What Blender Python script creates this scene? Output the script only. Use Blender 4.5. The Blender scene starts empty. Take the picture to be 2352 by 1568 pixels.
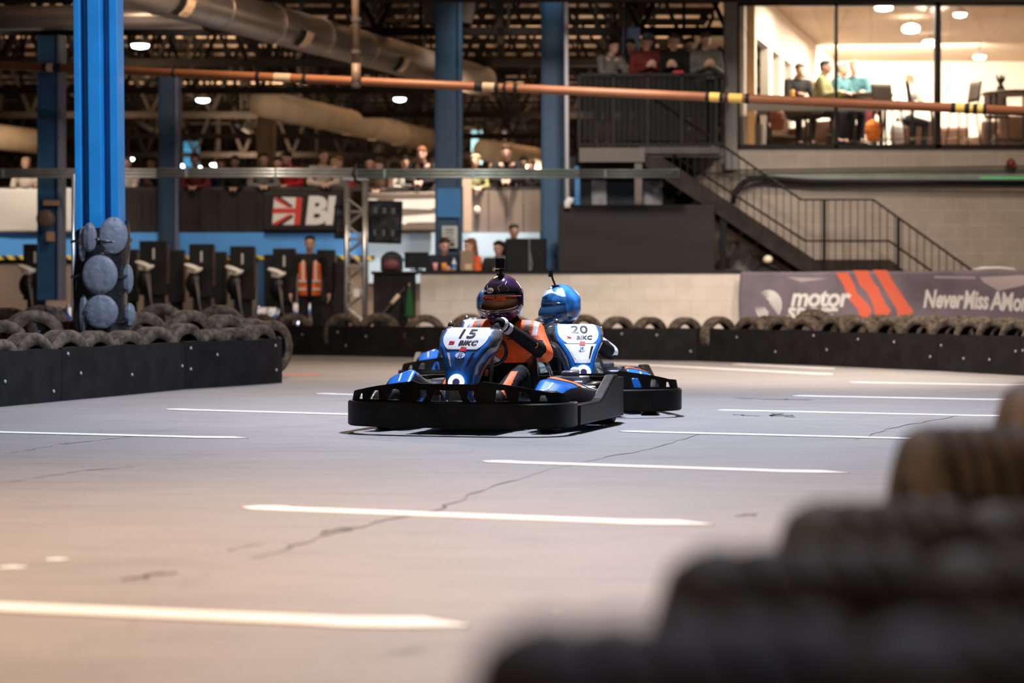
import bpy, bmesh, math, random
from mathutils import Vector, Matrix
from mathutils.geometry import delaunay_2d_cdt
random.seed(7)
PI = math.pi
R = math.radians
sc = bpy.context.scene
C = sc.collection

# ------------------------------------------------------------------ camera
F, CX, HY, CH = 5000.0, 1176.0, 690.0, 0.80      # focal length in pixels, centre column, horizon row, lens height
cam_d = bpy.data.cameras.new('camera')
cam = bpy.data.objects.new('camera', cam_d); C.objects.link(cam)
cam.location = (0, 0, CH); cam.rotation_euler = (PI/2, 0, 0)
cam_d.sensor_width = 36; cam_d.lens = 36*F/2352
cam_d.shift_y = -(784-HY)/2352
cam_d.clip_start = .05; cam_d.clip_end = 300
cam_d.dof.use_dof = True; cam_d.dof.focus_distance = 13.5; cam_d.dof.aperture_fstop = 1.9
cam_d.dof.aperture_blades = 8
sc.camera = cam

# ------------------------------------------------------------------ world, exposure
w = bpy.data.worlds.new('hall_air'); sc.world = w; w.use_nodes = True
w.node_tree.nodes['Background'].inputs[0].default_value = (1, .86, .74, 1)
w.node_tree.nodes['Background'].inputs[1].default_value = .012
sc.view_settings.view_transform = 'Standard'; sc.view_settings.look = 'None'
sc.view_settings.gamma = 1; sc.view_settings.use_curve_mapping = False
sc.view_settings.exposure = 0.0

WARM = (1, .74, .52); COOL = (.72, .80, 1.0); NEUT = (1, .88, .76)
def lamp(kind, loc, power, col, size=1.0, target=None, angle=None, blend=.6, size_y=None):
    d = bpy.data.lights.new('lamp_light', kind); d.energy = power; d.color = col
    if kind == 'AREA':
        d.size = size
        if size_y: d.shape = 'RECTANGLE'; d.size_y = size_y
    else: d.shadow_soft_size = size
    if kind == 'SPOT': d.spot_size = R(angle); d.spot_blend = blend
    o = bpy.data.objects.new('lamp_light', d); C.objects.link(o); o.location = loc
    if target is not None:
        o.rotation_euler = (Vector(target)-Vector(loc)).to_track_quat('-Z', 'Y').to_euler()
    return o
# track lights hung under the roof, plus spots added to brighten walls and banner
lamp('AREA', (.6, 15.4, 6.2), 1120, COOL, .5, (.25, 15.0, 0))             # cool floodlight over the karts
lamp('SPOT', (-1.6, 11.5, 6.6), 480, COOL, .25, (-4.2, 19.5, 3.0), 52, .8)   # rakes the near blue column
lamp('SPOT', (-2.0, 6.4, 5.6), 2800, (1, .67, .42), .5, (-1.3, 6.7, 0), 96, 1.0)             # warm lamp over the near floor
lamp('SPOT', (3.0, 22.6, 6.0), 3600, (1, .84, .72), .4, (2.6, 23.6, 0), 92, .9)  # warm lamp over the far corner
lamp('SPOT', (1.2, 24.0, 6.2), 1900, (1, .90, .80), .4, (1.6, 31.5, .8), 62, .8)   # added spot, brightens the low white wall
lamp('SPOT', (6.0, 23.0, 6.2), 1450, (1, .80, .66), .4, (5.2, 30.0, .8), 60, .9)  # another added spot, brightens the purple banner
lamp('AREA', (-2.2, 25.5, 5.8), 330, WARM, 1.2, (-2.0, 25.5, 0))
lamp('SPOT', (7.5, 28.0, 6.45), 950, (1, .80, .64), .5, (6.3, 33.4, 1.7), 78, .9)          # added spot out of view, brightens the block wall

# ------------------------------------------------------------------ pixel -> place
def P(px, py, Y): return Vector(((px-CX)/F*Y, Y, CH-(py-HY)/F*Y))
def G(px, py):
    Y = CH*F/(py-HY); return Vector(((px-CX)/F*Y, Y, 0))
def XX(px, Y): return (px-CX)/F*Y
def ZZ(py, Y): return CH-(py-HY)/F*Y

# ------------------------------------------------------------------ materials
MATS = {}
def mat(name, col, rough=.6, metal=0, var=0, scale=8, bump=0, emit=0, coat=0, alpha=1, ecol=None, dark=.5, spec=None):
    if name in MATS: return MATS[name]
    m = bpy.data.materials.new(name); m.use_nodes = True
    nt = m.node_tree; b = nt.nodes['Principled BSDF']
    b.inputs['Base Color'].default_value = (*col, 1); b.inputs['Roughness'].default_value = rough
    b.inputs['Metallic'].default_value = metal
    if coat: b.inputs['Coat Weight'].default_value = coat; b.inputs['Coat Roughness'].default_value = .08
    if emit:
        b.inputs['Emission Color'].default_value = (*(ecol or col), 1); b.inputs['Emission Strength'].default_value = emit
    if spec is None and max(col) < .1 and not metal and not coat: spec = .18      # weaker sheen deepens the blacks of dark paint, cloth and rubber
    if spec is not None: b.inputs['Specular IOR Level'].default_value = spec
    if alpha < 1: b.inputs['Alpha'].default_value = alpha
    if var or bump:
        tc = nt.nodes.new('ShaderNodeTexCoord'); n = nt.nodes.new('ShaderNodeTexNoise')
        n.inputs['Scale'].default_value = scale; n.inputs['Detail'].default_value = 6
        nt.links.new(tc.outputs['Object'], n.inputs['Vector'])
        if var:
            r = nt.nodes.new('ShaderNodeValToRGB')
            r.color_ramp.elements[0].position = .32; r.color_ramp.elements[1].position = .68
            r.color_ramp.elements[0].color = (*[max(0, c*(1-var*dark*1.6)) for c in col], 1)
            r.color_ramp.elements[1].color = (*[min(1, c*(1+var)) for c in col], 1)
            nt.links.new(n.outputs['Fac'], r.inputs[0]); nt.links.new(r.outputs[0], b.inputs['Base Color'])
        if bump:
            bp = nt.nodes.new('ShaderNodeBump'); bp.inputs['Strength'].default_value = bump; bp.inputs['Distance'].default_value = .01
            nt.links.new(n.outputs['Fac'], bp.inputs['Height']); nt.links.new(bp.outputs[0], b.inputs['Normal'])
    MATS[name] = m; return m

def asphalt():
    m = bpy.data.materials.new('asphalt'); m.use_nodes = True; nt = m.node_tree; N = nt.nodes; L = nt.links
    b = N['Principled BSDF']; tc = N.new('ShaderNodeTexCoord')
    def noise(scale, det, vec=None, rough=.6):
        n = N.new('ShaderNodeTexNoise'); n.inputs['Scale'].default_value = scale; n.inputs['Detail'].default_value = det
        n.inputs['Roughness'].default_value = rough
        L.new(vec or tc.outputs['Object'], n.inputs['Vector']); return n.outputs['Fac']
    def ramp(src, p0, p1, c0, c1):
        r = N.new('ShaderNodeValToRGB'); e = r.color_ramp.elements
        e[0].position = p0; e[1].position = p1; e[0].color = (*c0, 1); e[1].color = (*c1, 1); L.new(src, r.inputs[0]); return r.outputs[0]
    def mul(a, c):
        x = N.new('ShaderNodeMix'); x.data_type = 'RGBA'; x.blend_type = 'MULTIPLY'; x.inputs[0].default_value = 1
        L.new(a, x.inputs[6]); L.new(c, x.inputs[7]); return x.outputs[2]
    base = ramp(noise(1.1, 6), .3, .7, (.268, .256, .25), (.31, .295, .285))
    grain = ramp(noise(75, 4), .3, .7, (.70, .69, .68), (1, 1, 1))
    # long scuffs of rubber along the driving line
    mp = N.new('ShaderNodeMapping'); mp.inputs['Rotation'].default_value = (0, 0, R(8)); mp.inputs['Scale'].default_value = (.9, 4.5, 1)
    L.new(tc.outputs['Object'], mp.inputs[0])
    scuff = ramp(noise(1.7, 8, mp.outputs[0], .7), .36, .52, (.84, .84, .85), (1, 1, 1))
    # cracks
    mp2 = N.new('ShaderNodeMapping'); mp2.inputs['Scale'].default_value = (.34, .2, 1); L.new(tc.outputs['Object'], mp2.inputs[0])
    v = N.new('ShaderNodeTexVoronoi'); v.feature = 'DISTANCE_TO_EDGE'; v.inputs['Scale'].default_value = 1.15
    ad = N.new('ShaderNodeVectorMath'); ad.operation = 'ADD'
    nn = N.new('ShaderNodeTexNoise'); nn.inputs['Scale'].default_value = 2.2; nn.inputs['Detail'].default_value = 7
    L.new(tc.outputs['Object'], nn.inputs['Vector'])
    sc_ = N.new('ShaderNodeVectorMath'); sc_.operation = 'SCALE'; sc_.inputs[3].default_value = .22
    L.new(nn.outputs['Color'], sc_.inputs[0]); L.new(mp2.outputs[0], ad.inputs[0]); L.new(sc_.outputs[0], ad.inputs[1])
    L.new(ad.outputs[0], v.inputs['Vector'])
    crack = ramp(v.outputs['Distance'], .0, .0035, (.84, .83, .82), (1, 1, 1))
    col = mul(mul(mul(base, grain), scuff), crack); L.new(col, b.inputs['Base Color'])
    b.inputs['Roughness'].default_value = .62; b.inputs['Specular IOR Level'].default_value = .35
    bp = N.new('ShaderNodeBump'); bp.inputs['Strength'].default_value = .35; bp.inputs['Distance'].default_value = .004
    L.new(noise(55, 5), bp.inputs['Height']); L.new(bp.outputs[0], b.inputs['Normal'])
    return m

def blocks(name, col, mortar, scale=1.0, bw=.44, bh=.215, rough=.75, axis='Object', soft=.012):
    m = bpy.data.materials.new(name); m.use_nodes = True; nt = m.node_tree; N = nt.nodes; L = nt.links
    b = N['Principled BSDF']; tc = N.new('ShaderNodeTexCoord'); sp = N.new('ShaderNodeSeparateXYZ'); cb = N.new('ShaderNodeCombineXYZ')
    L.new(tc.outputs['Object'], sp.inputs[0]); L.new(sp.outputs[0], cb.inputs[0]); L.new(sp.outputs[2], cb.inputs[1])
    br = N.new('ShaderNodeTexBrick'); br.inputs['Scale'].default_value = 1
    br.inputs['Brick Width'].default_value = bw; br.inputs['Row Height'].default_value = bh
    br.inputs['Mortar Size'].default_value = soft; br.inputs['Mortar Smooth'].default_value = .3
    br.inputs['Color1'].default_value = (*col, 1); br.inputs['Color2'].default_value = (*[c*.93 for c in col], 1)
    br.inputs['Mortar'].default_value = (*mortar, 1)
    L.new(cb.outputs[0], br.inputs['Vector'])
    n = N.new('ShaderNodeTexNoise'); n.inputs['Scale'].default_value = 4; n.inputs['Detail'].default_value = 5
    L.new(tc.outputs['Object'], n.inputs['Vector'])
    r = N.new('ShaderNodeValToRGB'); r.color_ramp.elements[0].position = .3; r.color_ramp.elements[1].position = .7
    r.color_ramp.elements[0].color = (.86, .85, .84, 1); r.color_ramp.elements[1].color = (1, 1, 1, 1); L.new(n.outputs['Fac'], r.inputs[0])
    x = N.new('ShaderNodeMix'); x.data_type = 'RGBA'; x.blend_type = 'MULTIPLY'; x.inputs[0].default_value = 1
    L.new(br.outputs['Color'], x.inputs[6]); L.new(r.outputs[0], x.inputs[7]); L.new(x.outputs[2], b.inputs['Base Color'])
    b.inputs['Roughness'].default_value = rough
    bp = N.new('ShaderNodeBump'); bp.inputs['Strength'].default_value = .3; bp.inputs['Distance'].default_value = .01; bp.invert = True
    L.new(br.outputs['Fac'], bp.inputs['Height']); L.new(bp.outputs[0], b.inputs['Normal'])
    MATS[name] = m; return m

def corrugated(name, col, pitch=.2, rough=.6):
    m = mat(name, col, rough, var=.25, scale=1.5)
    nt = m.node_tree; N = nt.nodes; L = nt.links; tc = N.new('ShaderNodeTexCoord')
    wv = N.new('ShaderNodeTexWave'); wv.bands_direction = 'X'; wv.inputs['Scale'].default_value = 1/pitch/3.2
    L.new(tc.outputs['Object'], wv.inputs['Vector'])
    bp = N.new('ShaderNodeBump'); bp.inputs['Strength'].default_value = .8; bp.inputs['Distance'].default_value = .03
    L.new(wv.outputs['Fac'], bp.inputs['Height']); L.new(bp.outputs[0], N['Principled BSDF'].inputs['Normal'])
    return m

BLACK = lambda: mat('black_plastic', (.008, .008, .009), .42, var=.3, scale=20, bump=.15)
BLUE = lambda: mat('blue_steel_paint', (.02, .20, .50), .38, var=.12, scale=3)
DBLUE = lambda: mat('dark_blue_steel_paint', (.018, .085, .19), .5, var=.15, scale=3)
STEEL = lambda: mat('galvanised_steel', (.50, .54, .54), .35, .75, var=.2, scale=6)
DSTEEL = lambda: mat('dark_steel', (.05, .043, .038), .55, .3, var=.4, scale=5)
RUBBER = lambda: mat('tyre_rubber', (.078, .060, .044), .75, var=.8, scale=14, bump=.5)
WHITE = lambda: mat('white_plastic', (.82, .82, .80), .35)
OFFW = lambda: mat('off_white_paint', (.74, .69, .61), .6, var=.08, scale=3)
PIPE = lambda: mat('orange_pipe_paint', (.25, .092, .038), .5, var=.15, scale=4)

# ------------------------------------------------------------------ mesh builder
class MB:
    def __init__(s): s.bm = bmesh.new(); s.mi = 0
    def _f(s, vs):
        try:
            f = s.bm.faces.new(vs); f.material_index = s.mi; return f
        except ValueError: return None
    def box(s, c, d, rot=None, taper=None):
        m = rot if rot is not None else Matrix.Identity(3)
        v = []
        for z in (-1, 1):
            t = 1 if (z < 0 or taper is None) else taper
            for y in (-1, 1):
                for x in (-1, 1):
                    v.append(s.bm.verts.new(Vector(c)+m @ Vector((x*d[0]/2*t, y*d[1]/2*t, z*d[2]/2))))
        for q in ((0, 1, 3, 2), (4, 6, 7, 5), (0, 4, 5, 1), (2, 3, 7, 6), (0, 2, 6, 4), (1, 5, 7, 3)): s._f([v[i] for i in q])
        return s
    def quad(s, a, b, c, d):
        s._f([s.bm.verts.new(Vector(p)) for p in (a, b, c, d)]); return s
    def bar(s, a, b, w, h=None, up=(0, 0, 1)):
        a = Vector(a); b = Vector(b); h = h or w; z = (b-a).normalized(); u = Vector(up)
        if abs(z.dot(u)) > .98: u = Vector((1, 0, 0))
        x = z.cross(u).normalized(); y = x.cross(z).normalized()
        s.box((a+b)/2, (w, h, (b-a).length), Matrix((x, y, z)).transposed()); return s
    def tube(s, pts, r, seg=10, closed=False, caps=True):
        pts = [Vector(p) for p in pts]; n = len(pts); rr = r if isinstance(r, (list, tuple)) else [r]*n
        rings = []; prev = None
        for i, p in enumerate(pts):
            if closed: t = (pts[(i+1) % n]-pts[i-1]).normalized()
            else: t = (pts[min(i+1, n-1)]-pts[max(i-1, 0)]).normalized()
            if prev is None:
                u = Vector((0, 0, 1)) if abs(t.z) < .9 else Vector((1, 0, 0)); x = t.cross(u).normalized()
            else:
                x = (prev-t*prev.dot(t)).normalized()
            prev = x; y = t.cross(x)
            rings.append([s.bm.verts.new(p+(x*math.cos(2*PI*k/seg)+y*math.sin(2*PI*k/seg))*rr[i]) for k in range(seg)])
        for i in range(n if closed else n-1):
            a = rings[i]; b = rings[(i+1) % n]
            for k in range(seg): s._f([a[k], a[(k+1) % seg], b[(k+1) % seg], b[k]])
        if caps and not closed: s._f(rings[0][::-1]); s._f(rings[-1])
        return s
    def lathe(s, prof, c=(0, 0, 0), axis='Z', seg=24, closed=False, m=None):
        c = Vector(c); rings = []
        for r, h in prof:
            ring = []
            for k in range(seg):
                a = 2*PI*k/seg; p = Vector((r*math.cos(a), r*math.sin(a), h))
                if axis == 'X': p = Vector((p.z, p.x, p.y))
                if axis == 'Y': p = Vector((p.x, p.z, p.y))
                if m is not None: p = m @ p
                ring.append(s.bm.verts.new(c+p))
            rings.append(ring)
        n = len(rings)
        for i in range(n if closed else n-1):
            a = rings[i]; b = rings[(i+1) % n]
            for k in range(seg): s._f([a[k], a[(k+1) % seg], b[(k+1) % seg], b[k]])
        if not closed: s._f(rings[0][::-1]); s._f(rings[-1])
        return s
    def ball(s, c, r, seg=14, m=None):
        r = Vector(r) if isinstance(r, (list, tuple, Vector)) else Vector((r, r, r)); n = seg//2; c = Vector(c)
        mm = m if m is not None else Matrix.Identity(3)
        top = s.bm.verts.new(c+mm @ Vector((0, 0, r.z))); bot = s.bm.verts.new(c-mm @ Vector((0, 0, r.z))); rings = []
        for i in range(1, n):
            th = PI*i/n
            rings.append([s.bm.verts.new(c+mm @ Vector((r.x*math.sin(th)*math.cos(2*PI*k/seg), r.y*math.sin(th)*math.sin(2*PI*k/seg), r.z*math.cos(th)))) for k in range(seg)])
        for k in range(seg):
            s._f([top, rings[0][k], rings[0][(k+1) % seg]]); s._f([bot, rings[-1][(k+1) % seg], rings[-1][k]])
            for i in range(n-2): s._f([rings[i][k], rings[i+1][k], rings[i+1][(k+1) % seg], rings[i][(k+1) % seg]])
        return s
    def cone(s, a, b, r0, r1, seg=10):                 # tapered limb with round ends, closed
        a = Vector(a); b = Vector(b); d = (b-a); L = d.length
        if L < 1e-6: return s.ball(a, r0, seg)
        z = d/L; u = Vector((0, 0, 1)) if abs(z.z) < .9 else Vector((1, 0, 0)); x = z.cross(u).normalized(); y = z.cross(x)
        prof = [(r0*math.sin(t), -r0*math.cos(t)) for t in (.45, .95)]+[(r0, 0), (r1, L)]+[(r1*math.sin(t), L+r1*math.cos(t)) for t in (.95, .45)]
        rings = [[s.bm.verts.new(a+z*h+(x*math.cos(2*PI*k/seg)+y*math.sin(2*PI*k/seg))*r) for k in range(seg)] for r, h in prof]
        for i in range(len(rings)-1):
            for k in range(seg): s._f([rings[i][k], rings[i][(k+1) % seg], rings[i+1][(k+1) % seg], rings[i+1][k]])
        s._f(rings[0][::-1]); s._f(rings[-1]); return s
    def prism(s, pts, d, origin=(0, 0, 0), ux=(1, 0, 0), uy=(0, 0, 1)):   # outline in the ux/uy plane, pushed by vector d
        o = Vector(origin); ux = Vector(ux); uy = Vector(uy); d = Vector(d)
        a = [s.bm.verts.new(o+ux*p[0]+uy*p[1]) for p in pts]; b = [s.bm.verts.new(v.co+d) for v in a]
        s._f(a); s._f(b[::-1]); n = len(a)
        for i in range(n): s._f([a[i], b[i], b[(i+1) % n], a[(i+1) % n]])
        return s
    def build(s, name, m, parent=None, smooth=False, bevel=0, fix=True, seg=2, sub=0):
        me = bpy.data.meshes.new(name)
        if fix: bmesh.ops.recalc_face_normals(s.bm, faces=s.bm.faces)
        s.bm.to_mesh(me); s.bm.free()
        for x in (m if isinstance(m, (list, tuple)) else [m]): me.materials.append(x)
        o = bpy.data.objects.new(name, me); C.objects.link(o)
        if parent is not None: o.parent = parent
        if bevel:
            b = o.modifiers.new('edge', 'BEVEL'); b.width = bevel; b.segments = seg; b.limit_method = 'ANGLE'; b.angle_limit = R(40)
        if sub: b = o.modifiers.new('sub', 'SUBSURF'); b.levels = sub; b.render_levels = sub
        if smooth:
            for p in me.polygons: p.use_smooth = True
        return o

def tag(o, label, cat, group=None, kind=None):
    o['label'] = label; o['category'] = cat
    if group: o['group'] = group
    if kind: o['kind'] = kind
    return o
def thing(name, label, cat, loc=(0, 0, 0), rz=0, group=None):
    o = bpy.data.objects.new(name, None); C.objects.link(o); o.location = loc; o.rotation_euler = (0, 0, rz)
    o.empty_display_size = .1
    return tag(o, label, cat, group)
def struct(o): o['kind'] = 'structure'; return o
def copy_tree(o, parent=None):
    c = o.copy(); C.objects.link(c)
    if parent is not None: c.parent = parent; c.matrix_parent_inverse = o.matrix_parent_inverse
    for ch in [x for x in bpy.data.objects if x.parent == o]: copy_tree(ch, c)
    return c
def place(root, loc, rz=0, label=None, group=None):
    c = copy_tree(root); c.location = loc; c.rotation_euler = (0, 0, rz)
    if label: c['label'] = label
    if group: c['group'] = group
    return c
ORD = ['first', 'second', 'third', 'fourth', 'fifth', 'sixth', 'seventh', 'eighth', 'ninth', 'tenth', 'eleventh', 'twelfth', 'thirteenth', 'fourteenth',
       'fifteenth', 'sixteenth', 'seventeenth', 'eighteenth', 'nineteenth', 'twentieth', 'twenty-first', 'twenty-second', 'twenty-third', 'twenty-fourth',
       'twenty-fifth', 'twenty-sixth', 'twenty-seventh', 'twenty-eighth']
def text_mesh(txt, size, shear=0, depth=0, spacing=1.0, bold=0, align='CENTER', res=3):
    cu = bpy.data.curves.new('lettering', 'FONT'); cu.body = txt; cu.size = size; cu.shear = shear; cu.extrude = depth
    cu.space_character = spacing; cu.offset = bold; cu.align_x = align; cu.align_y = 'CENTER'; cu.resolution_u = res
    o = bpy.data.objects.new('lettering', cu); C.objects.link(o)
    me = bpy.data.meshes.new_from_object(o.evaluated_get(bpy.context.evaluated_depsgraph_get()))
    bpy.data.objects.remove(o); bpy.data.curves.remove(cu); return me
def text_on(txt, size, m, fn, name='lettering', parent=None, **kw):
    """lettering wrapped on a surface: fn(x, y) gives the place"""
    me = text_mesh(txt, size, **kw); me.name = name
    bm = bmesh.new(); bm.from_mesh(me); bmesh.ops.triangulate(bm, faces=bm.faces)
    for v in bm.verts: v.co = fn(v.co.x, v.co.y)
    bm.to_mesh(me); bm.free(); me.materials.clear(); me.materials.append(m)
    o = bpy.data.objects.new(name, me); C.objects.link(o)
    if parent is not None: o.parent = parent
    return o
def poly_on(pts, m, fn, name, parent=None, step=.05):
    """flat outline laid on a surface: fn(x, y) gives the place"""
    b = MB(); vs = [b.bm.verts.new(Vector((x, y, 0))) for x, y in pts]; b._f(vs)
    bmesh.ops.triangulate(b.bm, faces=b.bm.faces)
    for _ in range(6):
        es = [e for e in b.bm.edges if e.calc_length() > step]
        if not es: break
        bmesh.ops.subdivide_edges(b.bm, edges=es, cuts=1); bmesh.ops.triangulate(b.bm, faces=b.bm.faces)
    for v in b.bm.verts: v.co = fn(v.co.x, v.co.y)
    return b.build(name, m, parent, fix=False)
def blob(name, m, parent, parts, voxel=.02, smooth=4, pick=None, keep=None):
    """one continuous body: limbs and balls fused into a single skin"""
    b = MB()
    for p in parts:
        if p[0] == 'c': b.cone(p[1], p[2], p[3], p[4])
        elif p[0] == 'e': b.ball(p[1], p[2], 14, p[3] if len(p) > 3 else None)
        elif p[0] == 'b': b.box(p[1], p[2], p[3] if len(p) > 3 else None)
    bmesh.ops.recalc_face_normals(b.bm, faces=b.bm.faces)
    me = bpy.data.meshes.new(name); b.bm.to_mesh(me); b.bm.free()
    o = bpy.data.objects.new(name, me); C.objects.link(o)
    r = o.modifiers.new('r', 'REMESH'); r.mode = 'VOXEL'; r.voxel_size = voxel
    s = o.modifiers.new('s', 'SMOOTH'); s.factor = .5; s.iterations = smooth
    me2 = bpy.data.meshes.new_from_object(o.evaluated_get(bpy.context.evaluated_depsgraph_get()))
    bpy.data.objects.remove(o); bpy.data.meshes.remove(me); me2.name = name
    me2.materials.clear()
    for x in (m if isinstance(m, (list, tuple)) else [m]): me2.materials.append(x)
    for p in me2.polygons:
        p.use_smooth = True
        p.material_index = pick(p.center) if pick else 0
    o = bpy.data.objects.new(name, me2); C.objects.link(o)
    if parent is not None: o.parent = parent
    return o
# ================================================================== the hall itself
b = MB(); b.box((0, 50, -.05), (90, 104, .1)); struct(b.build('floor', asphalt()))
ROOF = 6.6
b = MB(); b.box((0, 48, ROOF+.1), (90, 100, .2))
struct(b.build('ceiling', corrugated('brown_roof_sheeting', (.78, .58, .42), .25)))
b = MB(); b.box((0, 96, 3.3), (90, .3, 6.8)); struct(b.build('wall_back', mat('dim_back_wall', (.10, .08, .065), .8, var=.4, scale=.6)))
b = MB(); b.box((-22, 50, 3.3), (.3, 92, 6.8)); struct(b.build('wall_left', mat('dim_back_wall', (.10, .08, .065))))
b = MB(); b.box((22, 50, 3.3), (.3, 92, 6.8)); struct(b.build('wall_right', mat('dim_back_wall', (.10, .08, .065))))

# painted bay lines with arrow-shaped ends
line_m = mat('white_road_paint', (.86, .84, .82), .5, var=.05, scale=5)
def paint_line(a, c, th, label):
    a = G(*a); c = G(*c); d = (c-a); L = d.length; d.normalize(); n = Vector((-d.y, d.x, 0))
    th *= 2.35; pts = [(0, .05), (.04, .38), (.12, .52), (.19, .36), (L-.36, .30), (L-.16, .52), (L, 0), (L-.16, -.30), (L-.30, -.42), (L-.42, -.36), (.2, -.32), (.06, -.25)]
    b = MB(); b.prism([(a+d*x+n*y*th)[:2] for x, y in pts], (0, 0, .004), (0, 0, 0), (1, 0, 0), (0, 1, 0))
    tag(b.build('painted_line', line_m), label, 'road marking', 'white painted dashes on the track')
paint_line((-520, 1374), (1084, 1440), .085, 'white painted dash on the track nearest the camera, its tip left of the blurred tyres')
paint_line((553, 1166), (1640, 1206), .085, 'white painted dash second nearest the camera, spanning the middle of the floor')
paint_line((1103, 1060), (1952, 1087), .085, 'white painted dash right of the middle, third nearest the camera')
paint_line((1420, 991), (2240, 1011), .085, 'white painted dash right of kart 15 at the height of its bumper shadow')
paint_line((1645, 942), (2352, 957), .085, 'white painted dash right of kart 20, ending behind the blurred tyre')
paint_line((1820, 909), (2352, 919), .085, 'white painted dash on the right, second one down from the far barrier corner')
paint_line((1950, 878), (2420, 886), .085, 'short white painted dash closest to the right end of the far barrier')
paint_line((1380, 833), (1912, 860), .10, 'long white painted dash running behind kart 20 at the far barrier')
paint_line((1684, 836), (1916, 847), .10, 'short white painted dash touching the foot of the far barrier')
paint_line((722, 904), (1080, 914), .085, 'white painted dash ending behind the left end of kart 15')
paint_line((378, 940), (1150, 962), .085, 'white painted dash left of kart 15 pointing at its bumper')
paint_line((-330, 985), (572, 1007), .085, 'white painted dash on the left below the near black boards')
pm = mat('worn_red_paint', (.42, .16, .11), .7, var=.5, scale=20)
b = MB(); c = G(690, 861); b.prism([(c.x+.24*math.cos(t*PI/6)*(1+.1*math.sin(5*t)), c.y+.28*math.sin(t*PI/6)) for t in range(12)], (0, 0, .003), (0, 0, 0), (1, 0, 0), (0, 1, 0))
tag(b.build('floor_patch', pm), 'worn red painted patch on the floor beside the end of the near boards', 'floor patch')
for px, py, s_, lab in ((30, 1303, .045, 'small pale paint scrap on the floor at the left edge'), (132, 1285, .04, 'small pale paint scrap right of the one at the left edge'),
                        (1279, 1406, .014, 'tiny pale chip on the floor above the nearest blurred tyre')):
    c = G(px, py); b = MB()
    b.prism([(c.x+s_*math.cos(t*PI/5)*(1+.35*math.sin(3.3*t)), c.y+s_*.8*math.sin(t*PI/5)*(1+.3*math.cos(2.1*t))) for t in range(10)], (0, 0, .002), (0, 0, 0), (1, 0, 0), (0, 1, 0))
    tag(b.build('paint_scrap', mat('pale_paint', (.6, .66, .66), .6)), lab, 'paint scrap')

# ---------------------------------------------------------------- roof trusses
tm = mat('rusty_dark_truss', (.008, .0055, .004), .85, var=.5, scale=3)
def truss(y, z0, z1, x0, x1, label):
    b = MB(); n = int((x1-x0)/1.3)
    for z in (z0, z1): b.bar((x0, y, z), (x1, y, z), .13, .13)
    b.bar((x0, y, (z0+z1)/2), (x1, y, (z0+z1)/2), .04)
    for i in range(n):
        xa = x0+(x1-x0)*i/n; xb = x0+(x1-x0)*(i+1)/n; xm = (xa+xb)/2
        b.bar((xa, y, z0), (xm, y, z1), .07); b.bar((xm, y, z1), (xb, y, z0), .07); b.bar((xm, y, z0), (xm, y, z1), .05)
    tag(b.build('roof_truss', tm), label, 'truss', 'lattice girders crossing the hall under the roof')
ys = [30.5, 34, 38, 42.5, 47.5, 53, 59, 66, 74, 83]
for i, y in enumerate(ys):
    truss(y, 5.05-.05*i, ROOF-.15, -y*.30-1.5, (y*.30+1.5) if (y < 33 or y > 46) else 3.2+(y-33.4)*.28, 'dark lattice roof girder crossing the hall, %s of ten counted from the camera' % ORD[i])
def ltruss(x, y0, y1, z0, z1, label):
    b = MB(); n = int((y1-y0)/2.0)
    for z in (z0, z1): b.bar((x, y0, z), (x, y1, z), .10, .10)
    for i in range(n):
        ya = y0+(y1-y0)*i/n; yb = y0+(y1-y0)*(i+1)/n; ym = (ya+yb)/2
        b.bar((x, ya, z0), (x, ym, z1), .06); b.bar((x, ym, z1), (x, yb, z0), .06)
        s_ = .9 if i % 2 else -.9                      # cross ties to the purlins
        b.bar((x, ym, z0), (x+s_, ym, z1), .05)
    tag(b.build('roof_brace', tm), label, 'truss', 'lattice braces running away from the camera under the roof')
for i, x in enumerate((-9.5, -7, -4.6, -2.4, -.2, 2.0, 4.2, 6.6, 9.2)):
    ltruss(x, (29 if abs(x) < 6 else 34) if x < 4 else 46.5, 84, 5.3, ROOF-.12, 'dark roof brace running away under the roof, %s of nine counted from the left' % ORD[i])
b = MB()
for i in range(34): b.bar((-21.8, 30+i*1.65, ROOF-.08), (21.8, 30+i*1.65, ROOF-.08), .09, .12)
tag(b.build('roof_purlins', tm), 'thin dark purlins fixed close under the roof sheeting, evenly spaced', 'purlins', kind='stuff')

# ---------------------------------------------------------------- columns
def column(px0, px1, yt, yb, Y, m, label, name='column', edge=None, w=.35, lean=0, splay=False):
    x0, x1 = XX(px0, Y), XX(px1, Y); z0, z1 = max(0, ZZ(yb, Y)), ZZ(yt, Y)
    W = x1-x0
    t = thing(name, label, 'column', ((x0+x1)/2, Y, 0), 0, 'blue steel columns')
    b = MB(); h = z1-z0; zc = (z0+z1)/2
    b.box((-W*.08, 0, zc), (W*.84, .26, h)); b.build('column_web', m, t, bevel=.012)
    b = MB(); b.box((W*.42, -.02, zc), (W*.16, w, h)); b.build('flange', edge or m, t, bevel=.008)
    b = MB(); b.box((-W*.46, -.02, zc), (W*.08, w, h)); b.build('flange', m, t, bevel=.008)
    if splay:
        for s_ in (-1, 1):
            b = MB(); b.bar((s_*W*.5, 0, z1-.55), (s_*W*.85*(1 if s_ > 0 else .6), 0, z1+.35), .05, .3); b.build('knee_brace', DSTEEL(), t)
    return t
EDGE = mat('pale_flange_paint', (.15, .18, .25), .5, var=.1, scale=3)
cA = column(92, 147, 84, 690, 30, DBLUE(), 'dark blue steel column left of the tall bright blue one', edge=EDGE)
cB = column(368, 413, 164, 650, 36, mat('muted_blue_paint', (.022, .055, .10), .5, var=.15), 'slim dark blue column between the bright blue one and the flag banner', edge=EDGE)
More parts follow.
